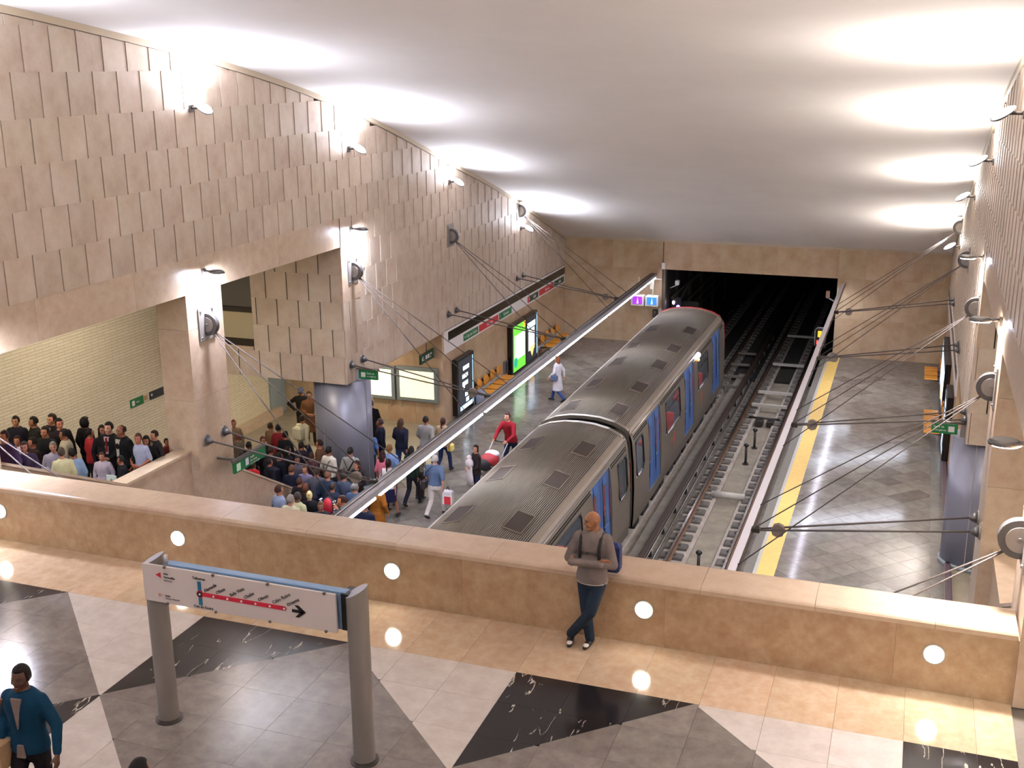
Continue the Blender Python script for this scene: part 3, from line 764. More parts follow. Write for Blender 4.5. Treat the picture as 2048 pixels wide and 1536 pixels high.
# ---------------------------------------------------------------- wall fixtures
def uplight(M,g,y,z,where,down=False):
    x=M(-13.9); c='lamp'
    e=empty('wall_lamp',where,c,(x,y,z))
    MB().box(0,g*.05,-.06,.06,-.09,.05).build('wall_plate',lampm,e)
    MB().tube((0,0,0),(g*.24,0,-.0),.03,n=8).build('arm',lampm,e)
    b=MB(); tl=0 if down else 1
    N_=20
    def rg(k,zz): return [(g*(.34+.185*k*math.cos(t*2*math.pi/N_)),.13*k*math.sin(t*2*math.pi/N_),zz+tl*(-.55*k*.185*math.cos(t*2*math.pi/N_)+.45*k*.13*math.sin(t*2*math.pi/N_))) for t in range(N_)]
    if down: b.loft([rg(.75,.035),rg(1,.0),rg(.95,-.03)])
    else: b.loft([rg(.6,-.06),rg(.95,-.02),rg(1,.0)])
    b.build('head',lampm,e)
    b=MB(); zz=-.034 if down else .004
    b.loft([rg(.82,zz),rg(.82,zz+(-.006 if down else .006))]); b.build('lens',glowd if down else glow,e)
    col=COOL if g>0 else NEUT
    if down: area('wall_lamp_light',(x+g*.34,y,z-.08),(-g*.6,0,-1),.26,E_DOWN*(1.7 if y<14 else 1),COOL if g>0 else SUNNY)
    else:
        area('wall_lamp_light',(x+g*.36,y,z+.14),(g*.6,0,1),.3,E_UP,col)
        area('wall_lamp_wash',(x+g*.34,y,z+.14),(-g*1.1,0,1),.2,E_UP*.10,col)
    return e
ID=lambda v:v
for M,g,sd in ((ID,1,'left'),(MX,-1,'right')):
    for y,z,k in ((-.2,12.0,0),(6.45,11.7,0),(13.05,11.4,0),(19.72,10.53,1),(26.36,9.28,2),(32.99,7.81,3),(39.8,5.45,4)):  # out-of-view rows continue the wall bays, added as fill light
        w=('above the gallery','first','second','third','last')[k] if k else 'above the upper hall'
        uplight(M,g,y,z,('uplight on the %s stone wall, %s from the parapet'%(sd,w)) if k else 'added unseen uplight on the %s wall, %s'%(sd,{-.2:'behind the viewer',6.45:'above the line map sign',13.05:'right above the parapet'}[y]))
    for y,k in ((6.45,'added unseen beside the upper floor'),(13.05,'over the end of the parapet'),(19.7,'on the first free column'),(26.3,'on the second column')):  # pair beside the upper floor is out of view, added as fill
        uplight(M,g,y,7.22,'dark fin-shaped downlight on the %s wall, %s'%(sd,k),down=True)
# ---------------------------------------------------------------- lamp beams hung on stays
Z0=3.0
def beam(M,g,label):
    # g: +1 left side (hall to +x)
    e=empty('lamp_beam',label,'lamp beam',(M(-9.98),13.2,2.95))
    L=32.2
    def bx(n,m,x0,x1,z0,z1,a=0,c=None): return MB().cbox(x0,x1,a,c or L,z0,z1,.008).build(n,m,e)
    if g>0:
        bx('spine',dsteel,-.14,-.06,-.03,.05); bx('channel',mat('beam_brown','574943',.4,metal=.5),-.03,.10,-.10,.03); MB().tube((-.045,0,.04),(-.045,L,.04),.016,n=8).build('top_pipe',galum,e)
        bx('lip',galum,.095,.11,-.09,.045)
    else:
        bx('spine',mat('beam_white','e4e2ea',.45),-.09,.055,-.03,.05); bx('channel',mat('beam_brown','574943',.4,metal=.5),.055,.075,-.06,.045); bx('lower_channel',dsteel,-.08,.04,-.10,-.03)
    y=.2; i=0
    while y<L-.3:
        ln=5.85; yb=min(y+ln,L-.2)
        MB().box(*((.06,.115) if g>0 else (-.06,.0)),y,yb,-.145,-.10).build('tube_lamp',glowt,e)
        area('tube_light',(M(-9.98)+(.09 if g>0 else -.03),13.2+(y+yb)/2,2.79),(g*.2,0,-1),.08,E_TUBE*(yb-y),COOL,sizey=yb-y)
        y=yb+.22; i+=1
    return e
beam(ID,1,'left suspended lamp beam running over the left platform edge'); beam(MX,-1,'right suspended lamp beam running over the right platform edge')
def rope(p0,p1,r,name,m,parent): return MB().tube(p0,p1,r,n=6).build(name,m,parent)
cable=mat('cable_steel','554c49',.6,metal=.3)
for M,g,sd in ((ID,1,'left'),(MX,-1,'right')):
    for y,w in ((13.06,'nearest the parapet'),(19.66,'on the first free column'),(26.3,'on the second column'),(33.0,'third from the parapet'),(39.65,'farthest, by the end wall')):
        x=M(-13.9)
        e=empty('cable_stay',('%s-hand stay with round anchor and fanned cables '%sd)+w,'cable stay',(x,y,6.12))
        MB().cbox(-.02 if g>0 else .0,g*.03,-.27,.27,-.36,.36,.008).build('anchor_plate',gmetal,e)
        for a in (-.2,.2):
            for c in (-.28,.28): MB().tube((g*.02,a,c),(g*.05,a,c),.025,n=6).build('bolt',steel,e)
        D=MB().tube((g*.07,-.07,-.02),(g*.07,.05,-.02),.235,n=32).build('anchor_disc',lampm,e)
        MB().tube((g*.07,-.085,-.02),(g*.07,-.07,-.02),.155,n=28).build('disc_face',gmetal,D); MB().tube((g*.07,-.10,-.02),(g*.07,-.08,-.02),.03,n=10).build('disc_pin',steel,D)
        for dy,s_ in ((-1.6,-.03),(0,0),(1.3,.03)):
            if y<14 and dy<0: continue
            rope((g*.17,s_,-.17),(M(-10.03)-x,max(dy,.25) if y<14 else dy,3.0-6.12),.0115,'cable',cable,e)
        # struts
        s=empty('strut_pair',('%s-hand pair of struts with cone feet '%sd)+w,'strut',(x,y,3.62))
        for dy in (-.33,.33):
            MB().tube((0,dy,0),(g*.03,dy,0),.13,n=20).build('foot_plate',gmetal,s)
            MB().tube((g*.03,dy,0),(g*.16,dy,-.02),.11,.03,n=16).build('cone_foot',lampm,s)
            rope((g*.14,dy,-.01),(M(-10.2)-x,dy*.12+(.25 if y<14 else 0),3.03-3.62),.02,'strut_rod',cable,s)
        MB().cbox(M(-10.19)-x,M(-10.04)-x,-.05,.05,-.66,-.55,.015).build('strut_joint',dsteel,s)
        px_=M(-10.52)-x
        b=MB(); b.tube((px_,-.06,-.56),(px_,.06,-.56),.125,n=8); b.build('clamp_plate',mat('clamp','7a7066',.55,metal=.3),s)
# ---------------------------------------------------------------- grey oval piers
for M,sd in ((ID,'left'),(MX,'right')):
    x=M(-14.45); e=empty('oval_pier','grey metal-clad oval pier under the stone wall on the %s platform'%sd,'pier',(x,26.45,0))
    rg=lambda z,k=1:[(.83*k*math.cos(t*math.pi/18),.62*k*math.sin(t*math.pi/18),z) for t in range(36)]
    b=MB(); b.loft([rg(0),rg(3.12)]); b.build('cladding',mat('pier_grey','8a8b9a',.35,metal=.3,var=.05,scale=.7),e)
    for t in (-1.95,-.25,1.2,2.9): MB().box(.835*math.cos(t)-.008,.835*math.cos(t)+.008,.625*math.sin(t)-.008,.625*math.sin(t)+.008,0,3.1).build('seam',galum,e)
    b=MB(); b.loft([rg(0,1.05),rg(.1,1.05)]); b.build('plinth_ring',mat('plinth_pale','8d969a',.4),e)
# ---------------------------------------------------------------- name band and signs
yel=(1,0,0)
def wall_box(nm,m,y0,y1,z0,z1,x0=-13.9,x1=-13.87,parent=None,M=ID): return MB().box(M(x0),M(x1),y0,y1,z0,z1).build(nm,m,parent)
for M,sd in ((ID,'left'),(MX,'right')):
    e=empty('name_band','long white sign band with dark stripe under the %s stone cladding'%sd,'sign',(0,0,0))
    wall_box('white_band',white,32.33,45.42,2.38,3.11,-13.9,-13.86,e,M); wall_box('dark_stripe',blackg,32.58,45.40,2.76,3.05,-13.86,-13.855,e,M)
    if M is ID:
        for y0,y1,m,t,m2 in ((33.88,35.21,green,'Cais do Sodré',0),(35.31,37.23,red,'Alameda',0),(37.32,38.64,green,'Telheiras',0),(40.75,41.80,dgreen,'Saída',0),(40.51,40.75,red,'M',0),(41.94,43.84,red,'Alameda',0),(43.92,45.26,dgreen,'Saída',0)):
            p=wall_box('plate',m,y0,y1,2.44,2.68,-13.86,-13.852,e,M)
            put_text(t,.17 if y1-y0>.5 else .15,(-13.852,(y0+y1)/2+.05,2.56),(0,1,0),(0,0,1),white,p,align='CENTER')
            if y1-y0>.5 and m is green:
                b=MB(); b.prism([(-13.852,y0+.07,2.56),(-13.852,y0+.15,2.52),(-13.852,y0+.15,2.60)],(.004,0,0)); b.build('arrow',white,p)
# light boxes
def litmat(nm,base,emit): return mat(nm,base,.3,emit=emit,ecol=base)
def lightbox(M,y0,y1,label,kind):
    e=empty('light_box',label,'light box',(0,0,0))
    x0,x1=-13.9,-13.72
    MB().cbox(M(x0),M(x1),y0,y1,.1,2.03,.015).build('case',blackg,e)
    def p(nm,m,a,b_,c,d,off=.004): 
        o=MB().box(M(x1),M(x1+off),a,b_,c,d).build(nm,m,e); return o
    if kind==0:
        p('display',litmat('ad_dark','23262b',.9),y0+.14,y1-.1,.2,1.93); p('edge_light',litmat('ad_blue','8fd0ff',2.0),y1-.13,y1-.09,.25,1.9,.006)
        for a,c,d,f in ((.35,1.55,.45,.22),(.3,1.28,.6,.2),(.3,1.02,.6,.2),(.35,.9,.5,.05),(.45,.62,.35,.1),(.5,.42,.25,.1)):
            w=y1-y0; p('print_shape',litmat('ad_white','dff2ff',1.6),y0+w*a,y0+w*(a+f*1.6),c-.0,c+.14,.007)
        p('print_shape',litmat('ad_pale','b5ddf5',1.8),y0+.25,y1-.2,.22,.36,.007)
    elif kind==1:
        p('display',litmat('ad_green','62c23a',1.0),y0+.16,y1-.04,.18,1.93)
        p('print_shape',litmat('ad_lightgreen','d9ffd8',1.3),y0+.3,y1-.12,.6,1.55,.007); p('print_shape',litmat('ad_orange','e08a2a',1.5),y1-.3,y1-.05,1.72,1.92,.007)
        b=MB(); b.tube((M(x1)+.004,y0+.42,.52),(M(x1)+.012,y0+.42,.52),.2,n=24); b.build('print_disc',litmat('ad_teal','1c8f78',1.2),e)
    else:
        p('display',litmat('ad_night','20242e',.6),y0+.08,y1-.1,.2,1.93); p('edge_light',litmat('ad_blue','8fd0ff',2.0),y1-.12,y1-.07,.3,1.93,.006)
        p('print_shape',litmat('ad_white2','f4f6ff',1.3),y0+.28,y1-.4,.6,1.45,.007); p('print_shape',litmat('ad_cyan','bfe6ff',2),y0+.15,y1-.3,1.5,1.72,.007)
        b=MB(); b.prism([(M(x1+.006),y0+.4,.75),(M(x1+.006),y1-.35,.75),(M(x1+.006),(y0+y1)/2,.32)],(.004,0,0)); b.build('print_shape',litmat('ad_gold','d8b060',1.6),e)
    return e
lightbox(ID,32.92,34.42,'black light box advert with white shapes nearest the recess on the left platform',0)
lightbox(ID,38.27,39.86,'green backlit advert on the left platform wall',1)
lightbox(ID,39.9,41.3,'backlit advert with white panel and gold tip, right of the green advert',2)
lightbox(MX,33.4,34.9,'thin black light box on the right wall nearer the parapet',0)
lightbox(MX,37.3,41.4,'long black light box on the right wall between the orange seats',2)
# emergency phone box
o=empty('call_box','small grey call box between the orange seats and the green advert','box',(-13.9,37.8,.52)); MB().cbox(0,.08,0,.32,-.24,.24,.01).build('case',mat('callgrey','6a6668',.5),o); MB().box(.08,.085,.05,.27,-.2,.2).build('face_plate',black,o)
# maps on the recess wall
def mapbox(x0,x1,z0,z1,label,w):
    e=empty('map_case',label,'map case',(0,32.18,0))
    MB().cbox(x0,x1,-.14,0,z0,z1,.012).build('case',mat('case_grey','7d8688',.45),e)
    MB().box(x0+.12,x1-.12,-.146,-.14,z0+.12,z1-.12).build('backlit_map',litmat('map_cream' if w else 'map_pale','fff0c0',0.85 if w else 1.1),e)
    if w:
        for r,dx,dz in ((.28,.1,0),(.2,.2,-.05)):
            b=MB(); cx,cz_=(x0+x1)/2+dx,(z0+z1)/2+dz
            P_=[(cx+r*math.cos(t*.3),-.149,cz_+r*.9*math.sin(t*.3)) for t in range(11)]; b.path(P_,.012,n=4); b.build('printed_route',litmat('map_tan','d6b98c',.8),e)
    for sx in (x0+.15,x1-.15): MB().tube((sx,-.10,z0),(sx,-.10,z0-.25),.012,n=5).build('drip_mark',mat('case_grey','7d8688',.45),e)
mapbox(-15.50,-14.05,.78,1.93,'large backlit map case nearest the hall in the recess',1)
mapbox(-16.75,-15.57,.76,1.9,'middle backlit map case in the recess',0)
mapbox(-18.1,-16.85,.74,1.9,'backlit map case partly hidden by the grey pier',0)
# seats
def seats(M,g,y0,n,label0,group):
    for i in range(n):
        y=y0+.66*i
        e=empty('platform_seat',label0%(('first','second','third','fourth','fifth')[i]),'seat',(M(-13.9),y,0),group=group)
        R=[]
        b=MB(); b.ell((g*.13,0,.66),.045,.235,.20,nu=20,nv=12,f=lambda p,q:Vector((q.x+g*.05*abs(p.y)**2,q.y,q.z))); b.build('backrest',orange,e); MB().box(0,g*.11,-.03,.03,.6,.7).build('back_bracket',dsteel,e)
        b=MB(); b.cbox(g*.25,g*.70,-.26,.26,.42,.46,.018); b.build('seat',orange,e)
        b=MB(); b.path([(g*.02,0,.30),(g*.35,0,.36),(g*.5,0,.41)],.03,n=8); b.build('bracket',dsteel,e)
    e=empty('seat_rail','pale rail carrying the orange seats, %s'%group,'rail',(M(-13.9),y0-.4,0))
    MB().cbox(0.0,g*.06,0,.66*n+.2,.22,.38,.01).build('rail_bar',grey_l,e)
    for k in (0.2,.66*n-.1): MB().tube((g*.1,k,0),(g*.1,k,.3),.02,n=6).build('leg',dsteel,e)
seats(ID,1,34.95,4,'orange seat, %s from the dark advert on the left platform','orange seats between the light boxes, left platform')
seats(ID,1,42.0,4,'orange seat, %s beyond the paired adverts on the left platform','orange seats at the far end of the left platform')
seats(MX,-1,35.2,4,'orange seat, %s in the nearer row on the right platform','orange seats nearer row, right platform')
seats(MX,-1,41.6,3,'orange seat, %s in the far row on the right platform','orange seats far row, right platform')
tag(MB().tube((-13.5,34.45,.02),(-13.5,34.45,.62),.16,n=16).build('litter_bin',mat('bin_grey','7a7a86',.5)),'round grey litter bin beside the dark advert on the left platform','bin')
# hanging signs
def man_icon(parent,o,u,s,m):
    u=Vector(u); b=MB(); f=lambda a,c:Vector(o)+u*a*s+Vector((0,0,c*s))
    n=u.cross(Vector((0,0,1)))*.004
    b.prism([f(0,0),f(1,0),f(1,1),f(0,1)],-n); b.build('pictogram',m,parent)
    b=MB(); n2=n*2
    b.prism([f(.45,.75)-n2,f(.6,.75)-n2,f(.6,.92)-n2,f(.45,.92)-n2],n); b.prism([f(.3,.35)-n2,f(.55,.35)-n2,f(.62,.7)-n2,f(.42,.72)-n2],n)
    b.prism([f(.15,.08)-n2,f(.28,.05)-n2,f(.5,.4)-n2,f(.36,.42)-n2],n); b.prism([f(.7,.1)-n2,f(.8,.16)-n2,f(.55,.42)-n2,f(.45,.36)-n2],n); b.build('running_figure',dgreen,parent)
e=empty('hanging_sign','green emergency exit sign hung from the left stone pier','sign',(-13.8,26.25,3.44))
MB().box(0,.56,-.03,.03,-.26,0).build('sign_board',green,e); MB().box(-.06,.6,-.035,.035,0,.04).build('hanger',steel,e); MB().box(-.14,0,-.03,.03,-.3,0).build('side_arm',galum,e)
put_text('Saída de',.07,(-13.56,26.22,3.35),(1,0,0),(0,0,1),white,e); put_text('emergência',.06,(-13.56,26.22,3.27),(1,0,0),(0,0,1),white,e); man_icon(e,(.07,-.031,-.2),(1,0,0),.13,white)
e=empty('hanging_sign','green emergency exit sign hung beside the right wall','sign',(.76,26.25,3.42))
MB().box(0,.56,-.03,.03,-.25,-.02).build('sign_board',green,e); MB().tube((-.05,0,.02),(.75,0,.02),.03,n=8).build('hanger',steel,e); MB().box(.62,.74,-.03,.03,-.3,0).build('side_arm',gmetal,e)
put_text('Saída de',.07,(.80,26.22,3.33),(1,0,0),(0,0,1),white,e); put_text('emergência',.06,(.80,26.22,3.25),(1,0,0),(0,0,1),white,e); man_icon(e,(.36,-.031,-.2),(1,0,0),.13,white)
e=empty('hanging_sign','long green exit sign beside the big stone column','sign',(-13.42,19.55,3.08))
MB().box(-.03,.03,0,1.25,-.25,0).build('sign_board',green,e); MB().box(-.045,.045,-.02,1.27,0,.05).build('hanger',steel,e); MB().box(-.48,-.03,.1,.16,0,.05).build('side_arm',steel,e)
put_text('Saída',.085,(-13.39,20.15,3.01),(0,1,0),(0,0,1),white,e); put_text('Exit  Sortie',.06,(-13.39,20.15,2.93),(0,1,0),(0,0,1),white,e); put_text('Av. Almirante Reis',.05,(-13.39,20.15,2.865),(0,1,0),(0,0,1),white,e)
MB().box(.031,.036,.07,.22,-.22,-.05).build('pictogram',mat('picto_mint','c9e6cf',.5),e); MB().box(.031,.036,.42,.54,-.2,-.04).build('pictogram',mat('picto_lilac','cfd2e6',.5),e)
e=empty('hanging_sign','green exit sign with pictograms above the recess','sign',(-14.2,31.1,2.6))
MB().box(-.03,.03,0,1.0,-.3,0).build('sign_board',dgreen,e); MB().box(-.03,.03,1.0,1.06,-.32,.02).build('end_cap',gmetal,e)
for a in (.08,.36,.52): MB().box(.031,.036,a,a+.11,-.2,-.08).build('pictogram',white,e)
put_text('Saída',.08,(-14.17,31.78,2.5),(0,1,0),(0,0,1),white,e); put_text('Exit',.06,(-14.17,31.78,2.41),(0,1,0),(0,0,1),white,e)
MB().tube((0,.5,0),(0,.5,.5),.02,n=6).build('drop_rod',steel,e)
e=empty('wall_sign','small green sign on the cream brick wall','sign',(-19.8,24.24,2.34)); MB().box(0,.03,0,.55,0,.22).build('sign_board',green,e); MB().box(.03,.034,.05,.16,.04,.18).build('pictogram',white,e); put_text('Saída',.07,(-19.77,24.46,2.45),(0,1,0),(0,0,1),white,e)
e=empty('wall_sign','small dark blue sign on the cream brick wall, next to the green one','sign',(-19.8,25.08,2.34)); MB().box(0,.03,0,.66,0,.22).build('sign_board',navy,e); MB().box(.03,.034,.04,.1,.1,.16).build('pictogram',white,e)
tag(MB().box(-19.8,-19.77,24.86,24.96,2.4,2.52).build('wall_plate',mat('tan_plate','b08a5a',.5)),'tiny tan plate between the two small signs on the cream brick wall','plate')
tag(MB().box(-19.8,-19.74,31.2,32.15,0.0,3.0).build('steel_door_panel',mat('doorgrey','8b979b',.5)),'pale grey door panel at the far end of the cream brick wall','door')
# monitors by the tunnel
for x,y,m1,m2,lb in ((-10.55,45.0,'8a2be8','e6c8ff','left monitor with violet screen hung by the tunnel mouth'),(-9.95,45.0,'2f6fe0','bfe6ff','right monitor with blue screen hung by the tunnel mouth')):
    e=empty('monitor',lb,'monitor',(x,y,1.9))
    MB().cbox(-.27,.27,-.12,.22,-.24,.22,.03).build('housing',mat('monitor_beige','cfc8b8',.5),e)
    MB().box(-.20,.20,-.13,-.12,-.15,.16).build('screen',litmat('scr'+m1,m1,.9),e)
    b=MB(); b.prism([(-.03,-.133,-.12),(.05,-.133,-.12),(.015,-.133,.14)],(0,.003,0)); b.build('screen_figure',litmat('scr2'+m1,m2,1.2),e)
    MB().box(-.03,.03,.2,.5,-.03,.03).build('wall_arm',dsteel,e); MB().tube((0,.1,.2),(0,.1,.95),.03,n=8).build('hanger',mat('monitor_beige','cfc8b8',.5),e)
e=empty('camera_bracket','small white bracket with camera above the right monitor','bracket',(-9.75,45.3,2.75)); MB().box(-.6,.1,0,.04,0,.03).build('arm',white,e); MB().cbox(-.35,-.22,-.1,.1,-.42,-.1,.02).build('camera_body',mat('monitor_beige','cfc8b8',.5),e)
e=empty('point_indicator','small dark number plate under the right monitor','sign',(-9.9,45.35,1.35)); MB().cbox(-.1,.1,-.03,.15,-.22,.1,.01).build('plate',dsteel,e); put_text('3',.15,(-9.9,45.32,1.35),(1,0,0),(0,0,1),mat('olive','b8b060',.5),e,align='CENTER')
e=empty('junction_cabinet','grey box on the end wall between the monitors and the tunnel','box',(-9.68,45.4,1.2)); MB().cbox(-.08,.06,-.05,.08,-.12,.3,.01).build('case',grey_l,e)
e=empty('tunnel_signal','pair of small white lamps glowing in the tunnel above the train','signal',(-9.2,46.2,1.55)); MB().ell((-.1,0,.08),.055,.04,.08).build('lamp',litmat('sigpink','ffd8e8',7),e); MB().ell((.1,0,-.1),.075,.05,.085).build('lamp',litmat('sigblue','8a80ff',9),e); MB().box(-.2,.2,.05,.1,-.25,.3).build('backplate',black,e)
e=empty('track_signal','black track signal with orange square and red numerals at the tunnel mouth','signal',(-3.12,45.1,.80))
MB().cbox(-.2,.2,-.08,.08,-.42,.42,.05).build('case',black,e); MB().box(-.12,.02,-.09,-.08,.05,.3).build('orange_square',litmat('sigor','f0a020',1.2),e)
for dx in (-.13,.1): MB().box(dx-.025,dx+.03,-.09,-.08,-.25,-.08).build('red_numeral',litmat('sigred','ff4038',2.2),e)
MB().path([(-.22,-.02,-.3),(-.24,-.02,.3),(-.15,-.02,.42),(.1,-.02,.42)],.014,n=6).build('rim',grey_l,e); MB().tube((0,0,-.42),(0,0,-.8),.04,n=8).build('stem',dsteel,e)
e=empty('tunnel_camera','small pale camera on an arm at the right of the tunnel mouth','camera',(-2.9,46.0,2.3)); MB().cbox(-.2,-.05,-.1,.1,-.05,.25,.02).build('body',mat('cam_brown','8a6a50',.5),e); MB().tube((-.1,0,-.05),(.2,0,-.2),.03,n=6).build('arm',grey_l,e)
e=empty('tunnel_camera','small pale camera on an arm at the left of the tunnel mouth','camera',(-9.1,45.9,2.45)); MB().cbox(-.08,.08,-.1,.1,-.0,.2,.02).build('body',grey_l,e); MB().tube((-.3,0,-.15),(0,0,.0),.02,n=6).build('arm',grey_l,e)
e=empty('convex_mirror','grey round mirror on a bracket at the near end of the tunnel signal','mirror',(-2.6,44.6,.15)); MB().tube((0,-.03,0),(0,.03,0),.22,n=20).build('mirror',gmetal,e); MB().tube((0,.05,-.2),(0,.05,0),.03,n=8).build('stem',dsteel,e)
# dark pipe lying along the right gutter, as a floor duct
tag(MB().cbox(1.33,1.47,14,45.3,0,.10,.02).build('floor_duct',mat('duct_plum','54434a',.5)),'dark plum duct along the foot of the right wall','duct')
# aisle lights (behind the beams)
for M,sd in ((ID,'left'),(MX,'right')):
    for i,y in enumerate((9.5,15.5,21.5)):
        e=empty('aisle_lamp','fluorescent lamp under the %s aisle ceiling'%sd,'lamp',(M(-17.2),y,7.22),group='%s aisle ceiling lamps'%sd)
        MB().cbox(-.12,.12,-.7,.7,0,.08,.01).build('housing',white,e); MB().box(-.09,.09,-.65,.65,-.015,0).build('tube',mat('warm_glow','fff0cc',emit=6),e)
        area('aisle_light',(M(-17.2),y,7.15),(0,0,-1),.2,E_AISLE,WARM,sizey=1.3)
    for y,x in ((28.0,-17.0),(30.6,-16.2)):
        e=empty('aisle_lamp','fluorescent lamp under the low ceiling of the %s recess'%sd,'lamp',(M(x),y,3.07),group='%s recess lamps'%sd)
        MB().cbox(-.6,.6,-.1,.1,0,.06,.01).build('housing',white,e); MB().box(-.55,.55,-.07,.07,-.015,0).build('tube',mat('warm_glow','fff0cc',emit=6),e)
        area('recess_light',(M(x),y,3.0),(0,0,-1),1.1,E_AISLE*.35,WARM,sizey=.2)
